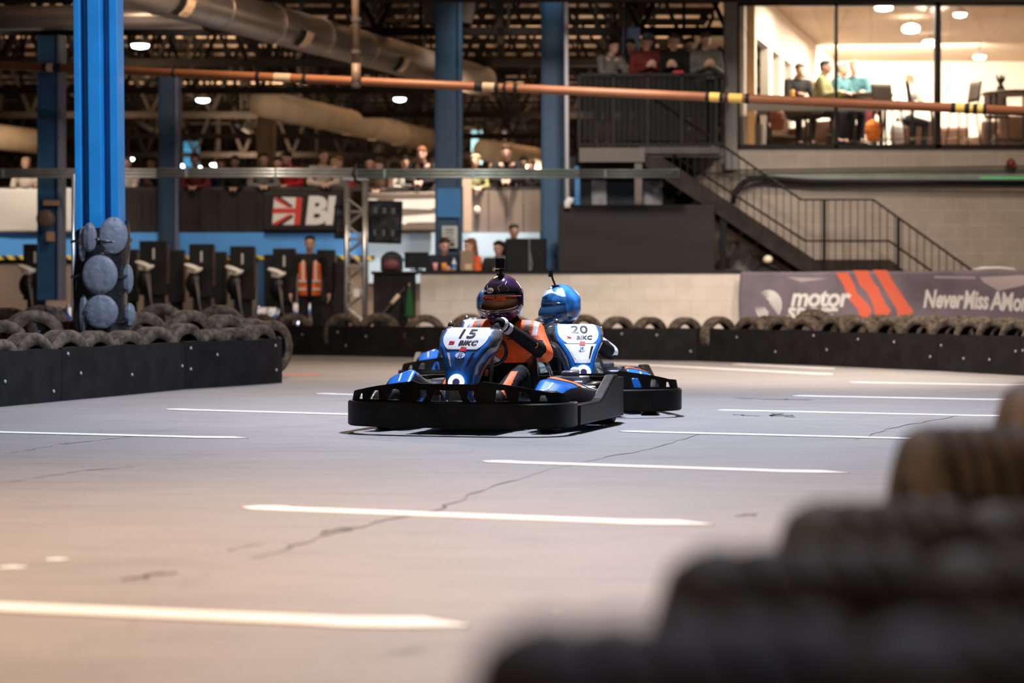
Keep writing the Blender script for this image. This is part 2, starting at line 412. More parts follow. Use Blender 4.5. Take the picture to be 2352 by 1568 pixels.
cC = column(1000, 1062, -30, 620, 33.9, mat('mid_blue_paint', (.016, .065, .135), .55, var=.15), 'blue column with a white notice above the race control desk', splay=True)
cD = column(1243, 1300, -20, 620, 33.4, DBLUE(), 'dark blue column with a white pipe down its right edge', edge=DBLUE())
column(424, 456, 326, 384, 60, BLUE(), 'short bright blue column far back above the rail, left of the brown post')
column(1083, 1107, 300, 376, 60, mat('pale_blue_paint', (.12, .30, .45), .5), 'pale blue column far back just right of the noticed column')
column(536, 552, 345, 384, 78, BLUE(), 'tiny blue column at the far end of the hall')
p = column(592, 632, 205, 384, 46, mat('brown_paint', (.17, .125, .085), .6, var=.2), 'brown steel column above the flag banner'); p['group'] = 'brown columns'
# bright column face band on the noticed column
b = MB(); Y = 33.72
b.box((XX(1031, Y), Y, ZZ(466, Y)), (.37, .05, .45)); b.build('blue_band', BLUE(), cC).location = Vector((0, 0, 0))-cC.location
# big near column, two-step box section, leaning a hair
Yc = 19.4; xt = XX(224, Yc); zt = 3.9
t = thing('column', 'tall bright blue steel column wrapped in padded film, standing behind the near tyres', 'column', (XX(234, Yc), Yc, 0), 0, 'blue steel columns')
W = 100/F*Yc
def ribbed(px):                                                # plan outline of the pressed section
    return [(-.5, .5), (-.5, -.42), (-.36, -.42), (-.31, -.12), (-.22, -.12), (-.17, -.5), (.12, -.5), (.17, -.12), (.27, -.12), (.31, -.42), (.5, -.42), (.5, .5)]
b = MB(); lo = [b.bm.verts.new(Vector((x*W, y*W*.9, 0))) for x, y in ribbed(0)]; hi = [b.bm.verts.new(v.co+Vector((-.063, 0, 6.5))) for v in lo]
n = len(lo)
for i in range(n): b._f([lo[i], lo[(i+1) % n], hi[(i+1) % n], hi[i]])
b._f(hi); b.build('column_shaft', mat('bright_blue_paint', (.015, .23, .56), .36, var=.10, scale=4, coat=.2), t, bevel=.006)
b = MB(); b.box((0, 0, .02), (W*1.4, W*1.3, .04)); b.build('base_plate', DBLUE(), t)

# film-wrapped pads round its foot
t = thing('column_padding', 'film-wrapped stack of pale round cushions strapped round the foot of the bright blue column', 'padding', (XX(234, Yc), Yc-.32, 0))
pad = mat('pale_blue_grey_pad', (.125, .15, .185), .5, var=.12, scale=22, bump=.7); film = mat('black_film', (.01, .011, .013), .14, var=.3, scale=30, bump=1.0, coat=.6)
b = MB()
ringp = []
for k in range(9):
    z = .12+k*.165; row = []
    for j in range(20):
        a = 2*PI*j/20; r = .235+.012*math.sin(3*a+k)+.008*math.cos(5*a-k*2)
        row.append(b.bm.verts.new(Vector((r*1.02*math.cos(a), .30+r*1.1*math.sin(a), z+.03*math.sin(a*2) + (.06*math.cos(a) if k == 8 else 0)))))
    ringp.append(row)
for k in range(8):
    for j in range(20): b._f([ringp[k][j], ringp[k][(j+1) % 20], ringp[k+1][(j+1) % 20], ringp[k+1][j]])
b.build('wrap_film', film, t, smooth=True)
for px, py, rx, rz_ in ((257, 540, 33, 42), (229, 631, 40, 45), (232, 716, 38, 39), (205, 545, 17, 34), (284, 640, 13, 34), (187, 560, 10, 40), (190, 720, 11, 44), (287, 724, 14, 28)):
    c = Vector((XX(px, Yc-.3)-t.location.x, .0, ZZ(py, Yc-.3))); off = abs(c.x)/.24
    c.y = .02+.20*off*off
    b = MB(); b.ball(c, (rx/F*Yc, .040, rz_/F*Yc), 26, Matrix.Rotation(c.x*2.2, 3, 'Z')); pd = b.build('pad', pad, t, smooth=True)
    for v in pd.data.vertices: v.co.y += .006*math.sin(v.co.z*95+v.co.x*22)+.004*math.sin(v.co.x*140)
for zz in (.62, 1.02, 1.33):
    b = MB(); b.tube([(.262*math.cos(a*PI/10), .30+.285*math.sin(a*PI/10), zz+.015*math.sin(a)) for a in range(20)], .012, 6, True); b.build('strap', film, t)

# long cracks and rubber smears in the asphalt
def strip(pts, wd, name, m, seed=1):
    rn = random.Random(seed); q = []
    for (x0, y0), (x1, y1) in zip(pts, pts[1:]):
        for k in range(10): q.append(G(x0+(x1-x0)*k/10, y0+(y1-y0)*k/10))
    b = MB(); rows = []
    for i, c in enumerate(q):
        w_ = wd*.7*(.35+.65*rn.random())*math.sin(PI*(i+.5)/len(q))**.4; c = c+Vector((rn.uniform(-1, 1), rn.uniform(-1, 1), 0))*wd*.7
        rows.append([b.bm.verts.new((c.x, c.y-w_, .0022)), b.bm.verts.new((c.x, c.y+w_, .0022))])
    for r0, r1 in zip(rows, rows[1:]): b._f([r0[0], r1[0], r1[1], r0[1]])
    return struct(b.build(name, m))
ck = mat('crack_dirt', (.15, .142, .14), .9)
for i, (pts, wd) in enumerate((([(560, 1290), (700, 1245), (860, 1200), (1000, 1172), (1130, 1118), (1330, 1062)], .030), ([(1330, 1062), (1500, 1030), (1640, 985)], .026), ([(0, 1045), (140, 1020), (300, 1003), (420, 980)], .03),
        ([(1960, 1010), (2060, 980), (2230, 950)], .03), ([(0, 1110), (200, 1080), (330, 1070)], .022))): strip(pts, wd, 'floor_crack', ck, i)
sm = mat('rubber_smear', (.14, .13, .125), .9)
for i, (pts, wd) in enumerate((([(295, 1332), (345, 1322), (402, 1314)], .035), ([(735, 1225), (800, 1212)], .03), ([(1684, 914), (1780, 917), (1868, 918)], .07), ([(1690, 952), (1740, 956)], .06), ([(1790, 950), (1806, 958)], .14), ([(520, 1265), (610, 1248)], .02), ([(900, 1500), (990, 1490)], .012), ([(1690, 1185), (1750, 1180)], .03))): strip(pts, wd, 'floor_smear', sm, i+9)
# ================================================================== pipes, ducts and rails
def ring_band(t, c, d, r, w, m, name='band'):
    c = Vector(c); d = Vector(d).normalized(); b = MB(); b.tube([c-d*w/2, c+d*w/2], r, 16); b.build(name, m, t, smooth=False)
a, c = P(-60, 147, 28.2), P(2420, 258, 25.0)
t = thing('overhead_pipe', 'long orange overhead pipe with black joints crossing the whole hall', 'pipe')
b = MB(); b.tube([a-(c-a)*.25, c+(c-a)*.2], .054, 16); b.build('pipe_run', PIPE(), t, smooth=True)
jm = mat('black_tape', (.015, .015, .016), .5); ym = mat('yellow_tape', (.75, .50, .10), .5)
def onpipe(px):
    f = (px+60)/2480; X = None
    for _ in range(8):
        p = a.lerp(c, f); q = p.x/p.y*F+CX; f += (px-q)/2480
    return a.lerp(c, f)
for px, w_, m_ in ((104, .06, jm), (133, .10, jm), (400, .03, jm), (593, .05, jm), (700, .05, jm), (1100, .10, jm), (1142, .05, jm), (1160, .04, jm), (1185, .05, jm),
                   (1625, .04, jm), (1658, .05, jm), (1668, .03, jm), (1717, .05, jm), (2190, .05, jm), (2222, .05, jm), (2240, .05, jm), (2262, .04, jm)):
    ring_band(t, onpipe(px), c-a, .060, w_, m_, 'joint')
for px, w_ in ((1642, .12), (1690, .16), (2205, .10), (2231, .08), (2251, .08), (118, .1), (1122, .16), (650, .22)):
    ring_band(t, onpipe(px), c-a, .057, w_, ym if px > 1600 else mat('pale_joint_paint', (.45, .32, .20), .5), 'joint')
t = thing('drop_pipe', 'brown vertical pipe hanging from the roof down to the orange pipe', 'pipe', P(818, 202, 26.9))
b = MB(); b.tube([(0, 0, 0), (0, 0, .3)], .058, 12); b.tube([(0, 0, .3), (-.03, 0, 3.1)], .05, 12); b.build('pipe_run', mat('brown_pipe_paint', (.17, .11, .07), .5, var=.2), t, smooth=True)
for i in range(3): b = MB(); b.tube([(0, 0, .02+i*.4), (0, 0, .07+i*.4)], .066, 12); b.build('clamp', DSTEEL(), t)
duct_m = mat('galvanised_duct', (.55, .48, .42), .34, .8, var=.15, scale=2)
def duct(name, pts, r, label, m, ribs=1.6, seg=24):
    t = thing(name, label, 'duct', (0, 0, 0), 0, 'ventilation ducts')
    b = MB(); b.tube(pts, r, seg); b.build('duct_run', m, t, smooth=True)
    p0, p1 = Vector(pts[0]), Vector(pts[-1]); L = (p1-p0).length; d = (p1-p0).normalized()
    for i in range(1, int(L/ribs)): q = p0+d*ribs*i; b = MB(); b.tube([q-d*.02, q+d*.02], r+.012, seg); b.build('seam', m, t, smooth=False)
    return t
def PZ(px, py, z=4.67): Y = (z-CH)*F/(HY-py); return P(px, py, Y)
d1 = duct('ventilation_duct', [PZ(330, -25)-(PZ(1108, 186)-PZ(330, -25))*.9, PZ(1108, 186)], .27, 'large silver ventilation duct descending to the right towards the noticed column', duct_m)
a1, a2 = PZ(330, -25), PZ(1108, 186); dd = (a2-a1).normalized(); side = Vector((dd.y, -dd.x, 0))
for px in (395, 672, 898):
    f = (px-330)/778
    for _ in range(10):
        q = a1.lerp(a2, f); f += (px-(q.x/q.y*F+CX))/778
    for off, m_, nm in ((-.19, mat('dark_grille', (.02, .018, .016), .6), 'grille'), (.02, mat('cream_grille', (1, .70, .42), .5), 'grille')):
        b = MB(); rot = Matrix((dd, Vector((0, 0, 1)).cross(dd), Vector((0, 0, 1)))).transposed()
        for k in range(3):
            an = R(-52+k*17); nrm = side*math.cos(an)+Vector((0, 0, 1))*math.sin(an); tt = nrm.cross(dd)
            b.box(a1.lerp(a2, f)+dd*off+nrm*.283, (.19 if off > 0 else .12, .088, .02), Matrix((dd, tt, nrm)).transposed())
        b.build(nm, m_, d1)
q = PZ(505, 28); b = MB(); b.tube([q-dd*.10, q+dd*.10], .30, 24); b.build('collar', DSTEEL(), d1)
duct('ventilation_duct', [PZ(-80, 42), PZ(470, 38)], .17, 'slimmer brown-grey duct running level at the top left behind the bright blue column', duct_m)
cream = mat('cream_duct_wrap', (.82, .68, .50), .6, var=.14, scale=2)
duct('ventilation_duct', [PZ(600, 236), PZ(985, 322)], .27, 'cream wrapped duct far back behind the brown post', cream)
duct('ventilation_duct', [PZ(1108, 345), PZ(1330, 378)], .28, 'cream wrapped duct far back between the two blue columns on the right', cream)
duct('ventilation_duct', [PZ(-60, 308), PZ(96, 326)], .30, 'cream wrapped duct far back at the left edge', cream)

# cable trays
def tray(x0, x1, yc, Y, label, m, h=.115):
    xa, xb = XX(x0, Y), XX(x1, Y); z = ZZ(yc, Y)
    t = thing('cable_tray', label, 'cable tray', ((xa+xb)/2, Y, z), 0, 'cable trays'); L = xb-xa
    for k in (-1, 0, 1):
        b = MB(); b.tube([(-L/2, -.03, k*h*.40), (L/2, -.03, k*h*.40)], .021, 10); b.build('conduit', m, t, smooth=True)
    b = MB(); b.box((0, .03, 0), (L, .02, h*.9)); b.build('back_plate', m, t)
    for k in range(int(L/1.2)): b = MB(); b.box((-L/2+.4+k*1.2, -.025, 0), (.03, .06, h)); b.build('bracket', m, t)
    return t
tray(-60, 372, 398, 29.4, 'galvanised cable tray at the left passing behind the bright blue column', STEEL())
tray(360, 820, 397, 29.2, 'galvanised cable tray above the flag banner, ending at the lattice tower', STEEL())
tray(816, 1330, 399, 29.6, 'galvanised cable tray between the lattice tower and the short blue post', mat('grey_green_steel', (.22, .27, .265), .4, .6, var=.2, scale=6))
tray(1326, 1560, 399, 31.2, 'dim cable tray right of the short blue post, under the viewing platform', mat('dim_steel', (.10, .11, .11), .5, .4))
b = MB(); q = P(824, 398, 29.1)
b.tube([q+Vector((.04, 0, .09)), q+Vector((-.03, -.03, .11)), q+Vector((-.07, -.06, 0)), q+Vector((-.04, -.05, -.1)), q+Vector((.02, 0, -.12))], .022, 8)
tag(b.build('cable_loop', BLACK()), 'black cable looped round the tray on top of the lattice tower', 'cable')
t = thing('post', 'short bright blue post crossing the cable tray beside the grey cabin', 'post', (XX(1326, 32.45), 32.45, 0))
b = MB(); b.box((0, 0, 1.4), (.075, .075, 2.8)); b.build('shaft', BLUE(), t)
t = thing('downpipe', 'white vertical pipe with an elbow on the right edge of the dark blue column', 'pipe', (XX(1303, 32), 32.0, 0))
b = MB(); b.tube([(0, 0, ZZ(462, 32)), (-.02, 0, 5.6)], .03, 12); b.build('pipe_run', mat('white_pipe', (.74, .71, .78), .4), t, smooth=True)
b = MB(); z = ZZ(462, 32); b.tube([(.09, 0, z+.0), (.02, 0, z+.02), (.0, 0, z-.02), (0, 0, z-.10)], .05, 12); b.build('elbow', WHITE(), t, smooth=True)

# lattice tower
Y = 31.9; xa, xb = XX(797, Y), XX(838, Y)
t = thing('lattice_tower', 'aluminium lattice tower carrying black screens beside the flag banner', 'tower', ((xa+xb)/2, Y, 0)); wv = (xb-xa)/2; al = mat('aluminium', (.62, .61, .58), .3, .8, var=.15, scale=10)
top = ZZ(412, Y)
for sx, sy in ((-1, -1), (1, -1), (-1, 1), (1, 1)):
    b = MB(); b.tube([(sx*wv, sy*wv, 0), (sx*wv, sy*wv, top)], .034, 10); b.build('chord', al, t, smooth=True)
b = MB(); k = 0; z = .1
while z < top-.3:
    s_ = 1 if k % 2 else -1
    for sy in (-1, 1): b.tube([(-s_*wv, sy*wv, z), (s_*wv, sy*wv, z+.2)], .016, 6); b.tube([(sy*wv, s_*wv, z), (sy*wv, -s_*wv, z+.2)], .016, 6)
    if k % 2 == 0:
        for sy in (-1, 1): b.tube([(-wv, sy*wv, z), (wv, sy*wv, z)], .016, 6)
    z += .2; k += 1
b.build('lacing', al, t)
b = MB(); b.box((0, 0, .02), (.5, .5, .04)); b.build('end_plate', al, t); b = MB(); b.box((0, 0, top), (.36, .36, .03)); b.build('end_plate', al, t)
b = MB(); b.box((.02, -wv-.03, ZZ(672, Y)), (.09, .03, .12)); b.build('clamp', WHITE(), t)

def screen(x0, x1, y0, y1, Y, label, rz=0, ry=0, glow=.0):
    c = P((x0+x1)/2, (y0+y1)/2, Y); Wd = (x1-x0)/F*Y; H = (y1-y0)/F*Y
    t = thing('display_screen', label, 'screen', c, rz, 'black screens'); t.rotation_euler = (0, ry, rz)
    b = MB(); b.box((0, 0, 0), (Wd, .07, H)); b.build('housing', BLACK(), t, bevel=.012)
    b = MB(); b.box((0, -.037, 0), (Wd*.92, .004, H*.90)); b.build('display', mat('dark_display', (.025, .028, .032), .2, var=.9, scale=7, coat=.5), t)
    for k in range(3):
        for z_, w_ in ((.27, .1), (-.25, .08)): b = MB(); b.box((-Wd*.28+k*Wd*.27, -.041, H*z_), (Wd*w_, .003, H*.14)); b.build('screen_text', mat('dim_screen_text', (.10, .11, .12), .4), t)
    return t
screen(845, 924, 461, 559, 31.7, 'black screen hung on the right side of the lattice tower', R(-12), R(2))
screen(768, 800, 470, 548, 32.3, 'narrow black screen showing on the left side of the lattice tower', R(10))

# ================================================================== balcony across the back
Yb = 36.0; xR = XX(1240, Yb)
def slab(x0, x1, y0, y1, Y, th, name, m, label=None, cat=None, group=None, back=0):
    xa, xb, z0, z1 = XX(x0, Y), XX(x1, Y), ZZ(y1, Y), ZZ(y0, Y)
    b = MB(); b.box((0, th/2, 0), (xb-xa, th, z1-z0)); o = b.build(name, m); o.location = ((xa+xb)/2, Y, (z0+z1)/2)
    if label: tag(o, label, cat, group)
    return o
b = MB(); b.box(((-15+xR)/2, Yb+4.2, 1.48), (xR+15, 8.4, .12)); struct(b.build('floor_balcony', mat('dark_deck', (.06, .05, .045), .7)))
bandm = mat('light_blue_fascia', (.10, .40, .95), .55, var=.06, scale=2)
o = slab(-400, 1240, 534, 588, Yb-.06, .06, 'trim_1', bandm); struct(o)
hz = bpy.data.materials.new('yellow_black_stripes'); hz.use_nodes = True; nt = hz.node_tree
wv_ = nt.nodes.new('ShaderNodeTexWave'); wv_.bands_direction = 'DIAGONAL'; wv_.inputs['Scale'].default_value = 3.2
tc = nt.nodes.new('ShaderNodeTexCoord'); rp = nt.nodes.new('ShaderNodeValToRGB'); rp.color_ramp.interpolation = 'CONSTANT'
rp.color_ramp.elements[0].color = (.02, .02, .02, 1); rp.color_ramp.elements[1].position = .45; rp.color_ramp.elements[1].color = (.85, .60, .06, 1)
nt.links.new(tc.outputs['Object'], wv_.inputs['Vector']); nt.links.new(wv_.outputs['Fac'], rp.inputs[0]); nt.links.new(rp.outputs[0], nt.nodes['Principled BSDF'].inputs['Base Color'])
o = slab(-400, 860, 587, 596, Yb-.08, .08, 'trim_2', hz); struct(o)
o = slab(846, 1240, 588, 650, Yb-.07, .06, 'trim_6', mat('lit_blue_fascia', (.55, .74, .92), .5)); struct(o)  # fascia reaches lower here, its pale tone standing in for lamplight
o = slab(846, 1240, 534, 588, Yb-.075, .05, 'trim_7', mat('lit_blue_fascia', (.55, .74, .92), .5)); struct(o)  # paler copy of the blue fascia, lamp brightness put into its colour
o = slab(-400, 1240, 596, 820, Yb, .15, 'wall_pit', mat('brown_pit_wall', (.22, .165, .125), .7, var=.25, scale=1.2)); struct(o)
darkp = mat('dark_panelling', (.036, .028, .024), .6, var=.4, scale=2)
t = thing('balcony_panelling', 'dark brown board panelling of the balcony left of and behind the flag banner', 'panelling', (0, Yb-.02, 0))
for i in range(12):
    x0 = 283+i*44; x1 = x0+43; b = MB(); b.box(((XX(x0, Yb)+XX(x1, Yb))/2, 0, (ZZ(436, Yb)+ZZ(533, Yb))/2), ((x1-x0)/F*Yb, .04+.015*(i % 2), (97)/F*Yb)); b.build('board', darkp, t, bevel=.004)
t = thing('balcony_panelling', 'beige-grey board panelling of the balcony between the two blue columns', 'panelling', (0, Yb-.02, 0))
for i in range(4):
    x0 = 1083+i*40; x1 = x0+38.5; b = MB(); b.box(((XX(x0, Yb)+XX(x1, Yb))/2, 0, (ZZ(438, Yb)+ZZ(534, Yb))/2), ((x1-x0)/F*Yb, .04, 96/F*Yb)); b.build('board', mat('beige_panelling', (.21, .165, .135), .6, var=.12, scale=2), t, bevel=.004)
b = MB(); b.ball(P(1096, 483, Yb-.1), (.055, .05, .07)); tag(b.build('wall_lamp', mat('cream_knob', (.75, .66, .52), .5), smooth=True), 'small round cream lamp on the beige balcony boards', 'lamp')
o = slab(1064, 1083, 396, 532, 35.4, .14, 'pillar', mat('cream_pillar', (.66, .50, .38), .6), 'narrow cream pillar just right of the noticed blue column', 'pillar')
b = MB(); b.bar((-15, Yb-.0, ZZ(434, Yb)), (xR, Yb, ZZ(434, Yb)), .07, .07); tag(b.build('balcony_rail', DSTEEL()), 'dark top rail along the spectator balcony', 'rail')
# white banner on the left
def cloth(x0, x1, y0, y1, Y, m, name, label, cat, amp=.02, seed=0, nx=60, nz=14, group=None, Y1=None):
    """hanging sheet with soft folds; returns object and a function laying marks on it"""
    Y1 = Y1 or Y; pa, pb = Vector((XX(x0, Y), Y, 0)), Vector((XX(x1, Y1), Y1, 0)); z0, z1 = ZZ(y1, Y), ZZ(y0, Y); L = (pb-pa).length; dr = (pb-pa).normalized(); nrm = Vector((dr.y, -dr.x, 0))
    rn = random.Random(seed); ph = [rn.uniform(0, 6) for _ in range(6)]
    def fn(u, v, off=0):                       # u along in metres, v up in metres
        s_, h = u, v/(z1-z0)
        d = amp*(math.sin(s_*2.3+ph[0]+h*2.1)*.6+math.sin(s_*5.1+ph[1]-h*3.3)*.35+math.sin(s_*1.1+h*5+ph[2])*.5)
        sag = -.012*abs(math.sin(s_*1.9+ph[3]))*h
        p = pa+dr*u+nrm*(d+amp*1.6+off); return Vector((p.x, p.y, z0+v+sag))
    b = MB(); g = [[b.bm.verts.new(fn(L*i/nx, (z1-z0)*j/nz)) for i in range(nx+1)] for j in range(nz+1)]
    for j in range(nz):
        for i in range(nx): b._f([g[j][i], g[j][i+1], g[j+1][i+1], g[j+1][i]])
    o = b.build(name, m, smooth=True)
    so = o.modifiers.new('cloth', 'SOLIDIFY'); so.thickness = .003
    tag(o, label, cat, group); return o, fn, L, z1-z0
wb = mat('white_banner_cloth', (.82, .77, .69), .7)
cloth(-260, 173, 432, 533, Yb-.12, wb, 'banner', 'plain white banner hanging from the balcony at the left edge', 'banner', .03, 3, group='balcony banners')
o, fn, L, H = cloth(604, 782, 440, 531, Yb-.16, mat('charcoal_banner_cloth', (.030, .026, .025), .6), 'banner', 'charcoal banner with red and white flag mark and the letters BI', 'banner', .006, 5, group='balcony banners')
wm = mat('white_print', (.86, .83, .78), .6); rm = mat('red_print', (.72, .055, .035), .6)
k = Yb/F
def bxy(px, py): return ((px-604)*k, (531-py)*k)
def on(off): return lambda x, y: fn(x, y, off)
T_ = text_on('BI', .62, wm, lambda x, y: fn((733-604)*k+x, (531-486)*k+y, .008), 'lettering', o, bold=.030, shear=.12, spacing=.92)
def para(pts, m, off, nm): poly_on([bxy(*p) for p in pts], m, on(off), nm, o)
para([(630, 453), (694, 453), (689, 516), (625, 516)], wm, .006, 'flag_mark')
para([(680, 453), (694, 453), (689, 516), (675, 516)], rm, .010, 'flag_mark')
para([(627, 478), (684, 478), (682, 490), (626, 490)], rm, .010, 'flag_mark')
dk = mat('charcoal_print', (.03, .026, .025), .6)
para([(634, 453), (645, 453), (672, 472), (672, 476), (660, 476)], dk, .012, 'flag_mark')
para([(630, 453), (638, 455), (668, 474), (658, 474), (631, 459)], rm, .014, 'flag_mark')
para([(672, 494), (674, 498), (648, 516), (636, 516), (664, 494)], dk, .012, 'flag_mark')
para([(662, 493), (672, 493), (636, 516), (626, 516), (626, 513)], rm, .014, 'flag_mark')
o, fn, L, H = cloth(846, 1000, 440, 532, Yb-.16, mat('brown_grey_banner_cloth', (.17, .135, .11), .6), 'banner', 'brown-grey banner with two bold white stripes behind the black screen', 'banner', .006, 8, group='balcony banners')
def bxy(px, py): return ((px-846)*k, (532-py)*k)
para([(905, 457), (1000, 457), (1000, 476), (988, 481), (920, 478), (905, 462)], wm, .008, 'stripe_mark')
para([(846, 455), (870, 456), (862, 460), (846, 460)], wm, .008, 'stripe_mark')
para([(925, 496), (1000, 491), (1000, 510), (935, 511), (931, 516), (923, 513)], wm, .008, 'stripe_mark')
# notice on the column
t = thing('notice', 'white notice with dark lines on the blue column above the race control desk', 'notice', P(1033, 544, 33.66))
b = MB(); b.box((0, 0, 0), (.24, .012, .34)); b.build('sheet', mat('notice_paper', (.62, .64, .62), .6), t)
b = MB()
for i, (w_, z_) in enumerate(((.16, .12), (.12, .09), (.17, .05), (.10, .0), (.17, -.04), (.15, -.075))): b.box((-.01+.01*(i % 2), -.008, z_), (w_, .003, .014))
b.box((.04, -.008, -.12), (.07, .003, .05)); b.build('printed_lines', mat('ink', (.05, .05, .06), .6), t)
# fittings on the left column
t = thing('round_bell', 'round brown drum-shaped bell fixed to the left dark blue column', 'bell', P(105, 502, 29.6))
b = MB(); b.lathe([(.06, .10), (.11, .08), (.125, .02), (.12, -.05), (.07, -.07)], axis='Y', seg=24); b.build('shell', mat('brown_bell', (.12, .08, .06), .5), t, smooth=True)
for py, s_ in ((465, (.22, .04, .08)), (543, (.11, .04, .13))):
    b = MB(); b.box((0, 0, 0), s_); o = b.build('fixing_plate', mat('tan_plate', (.45, .28, .15), .6), bevel=.005); o.location = P(118 if py < 500 else 116, py, 29.75)
    tag(o, 'flat tan plate on the left dark blue column %s the round bell' % ('above' if py < 500 else 'below'), 'plate')
t = thing('pole', 'thin pale pole standing just left of the bright blue column', 'pole', (XX(168, 20.3), 20.3, 0))
b = MB(); b.tube([(0, 0, 0), (0, 0, ZZ(400, 20.3))], .016, 10); b.build('shaft', STEEL(), t, smooth=True)

# ================================================================== low white wall and the long purple banner
wa, wb_, wc = Vector((XX(965, 31.8), 31.8, 0)), Vector((XX(1700, 31.0), 31.0, 0)), Vector((XX(2420, 28.4), 28.4, 0))
wallm = blocks('white_painted_blocks', (.78, .70, .60), (.66, .58, .49), bh=.2, soft=.006)
capm = mat('black_wall_cap', (.02, .018, .016), .5)
def run(a, c, z0, z1, th, name, m, kind=None):
    d = (c-a); L = d.length; an = math.atan2(d.y, d.x); b = MB(); b.box((L/2, th/2, (z1-z0)/2), (L, th, z1-z0)); o = b.build(name, m); o.location = (a.x, a.y, z0); o.rotation_euler = (0, 0, an)
    if kind: o['kind'] = kind
    return o
run(wa, wb_, 0, 1.195, .2, 'wall_front', wallm, 'structure'); run(wb_, wc, 0, 1.16, .2, 'wall_front_right', wallm, 'structure')
run(wa+Vector((-.04, -.03, 0)), wb_+Vector((0, -.03, 0)), 1.195, 1.235, .28, 'trim_3', capm, 'structure'); run(wb_, wc, 1.16, 1.19, .26, 'trim_4', capm, 'structure')
purple = mat('faded_purple_cloth', (.20, .165, .20), .65, var=.28, scale=1.6)
Ya, Yz = 30.86, 28.3
o, fn, L, H = cloth(1702, 2420, 624, 742, Ya, purple, 'banner', 'long faded purple banner with orange zigzag stripes and white sporting slogan on the low wall', 'banner', .035, 11, 110, 16, Y1=Yz)
# height at the far end follows the wall
def fpx(px, py, off):
    """pixel on the banner -> metres along and up"""
    f = 0.5
    for _ in range(12):
        Yq = Ya+(Yz-Ya)*f; xa = XX(1702, Ya); xb = XX(2420, Yz); x = xa+(xb-xa)*f; f += (px-(x/Yq*F+CX))/718
    Yq = Ya+(Yz-Ya)*f; return f*L, max(0, min(H+.03, ZZ(py, Yq)-ZZ(742, Ya)))
def bpoly(pts, m, off, nm): poly_on([fpx(x, y, 0) for x, y in pts], m, lambda x, y: fn(x, y, off), nm, o, .08)
orr = mat('orange_print', (.90, .17, .085), .6); pale = mat('faded_print_patch', (.50, .42, .42), .7)
bpoly([(1926, 625), (1953, 625), (1966, 652), (1972, 672), (1989, 689), (2001, 699), (2009, 713), (2003, 726), (1996, 738), (1972, 738), (1980, 723), (1976, 710), (1951, 683), (1944, 658)], orr, .006, 'orange_stripe')
bpoly([(1966, 621), (1998, 621), (2007, 643), (2021, 660), (2029, 678), (2040, 697), (2053, 712), (2044, 726), (2032, 738), (2010, 738), (2018, 722), (2011, 700), (1996, 672), (1978, 655)], orr, .006, 'orange_stripe')
bpoly([(2009, 619), (2040, 619), (2055, 645), (2073, 672), (2088, 695), (2102, 714), (2092, 726), (2080, 738), (2058, 738), (2068, 722), (2064, 708), (2046, 680), (2030, 655)], orr, .006, 'orange_stripe')
bpoly([(1810, 634), (1908, 638), (1843, 646)], pale, .004, 'faded_patch')
bpoly([(2256, 636), (2352, 630), (2400, 640), (2352, 655), (2300, 667), (2265, 648)], pale, .004, 'faded_patch')
bpoly([(2150, 632), (2245, 636), (2245, 640), (2150, 637)], pale, .004, 'faded_patch')
def btext(s, px, py, size, xs=1.0, **kw):
    u0, v0 = fpx(px, py, 0); return text_on(s, size, wm, lambda x, y: fn(u0+x*xs, v0+y-x*.012, .008), 'lettering', o, align='LEFT', **kw)
btext('motor', 1820, 683, .36, bold=.011, shear=.18, spacing=.93); btext('sport', 1811, 715, .36, bold=.011, shear=.18, spacing=.98)
btext('Never', 2122, 687, .33, .66, bold=.012, shear=.25, spacing=.98); btext('Miss', 2214, 690, .33, .62, bold=.012, shear=.25, spacing=.98); btext('A', 2278, 692, .33, .7, bold=.012, shear=.25); btext('Moment', 2301, 694, .33, .64, bold=.012, shear=.25, spacing=.98)
def arc_strip(cx, cz, r0, r1, t0, t1, n=18):
    b = MB(); rows = []
    for i in range(n+1):
        th = t0+(t1-t0)*i/n; w_ = min(1, 3*i/n+.15); rm2 = (r0+r1)/2; hw = (r0-r1)/2*w_
        rows.append([b.bm.verts.new(fn(cx+(rm2+q)*math.cos(th), cz+(rm2+q)*1.0*math.sin(th), .009)) for q in (-hw, hw)])
    for i in range(n): b._f([rows[i][0], rows[i+1][0], rows[i+1][1], rows[i][1]])
    b.build('arc_mark', wm, o, fix=False)
u0, v0 = fpx(1768, 700, 0)
for i in range(5): arc_strip(u0, v0+.01*i, .215-.040*i, .188-.040*i, PI*.68, -PI*.22)
u0, v0 = fpx(1775, 703, 0)
for i in range(4): arc_strip(u0-.02, v0, .225-.040*i, .198-.040*i, PI*1.02, PI*1.42)
b = MB(); q = [P(2236+x, 617+y, 28.9) for x, y in ((0, 3), (20, -1), (60, -2), (90, 1), (98, 4), (88, 7), (40, 7), (12, 6))]; b.tube(q, .018, 8, True)
tag(b.build('plastic_hoop', WHITE(), smooth=True), 'white plastic hoop lying on top of the wall above the purple banner', 'hoop')

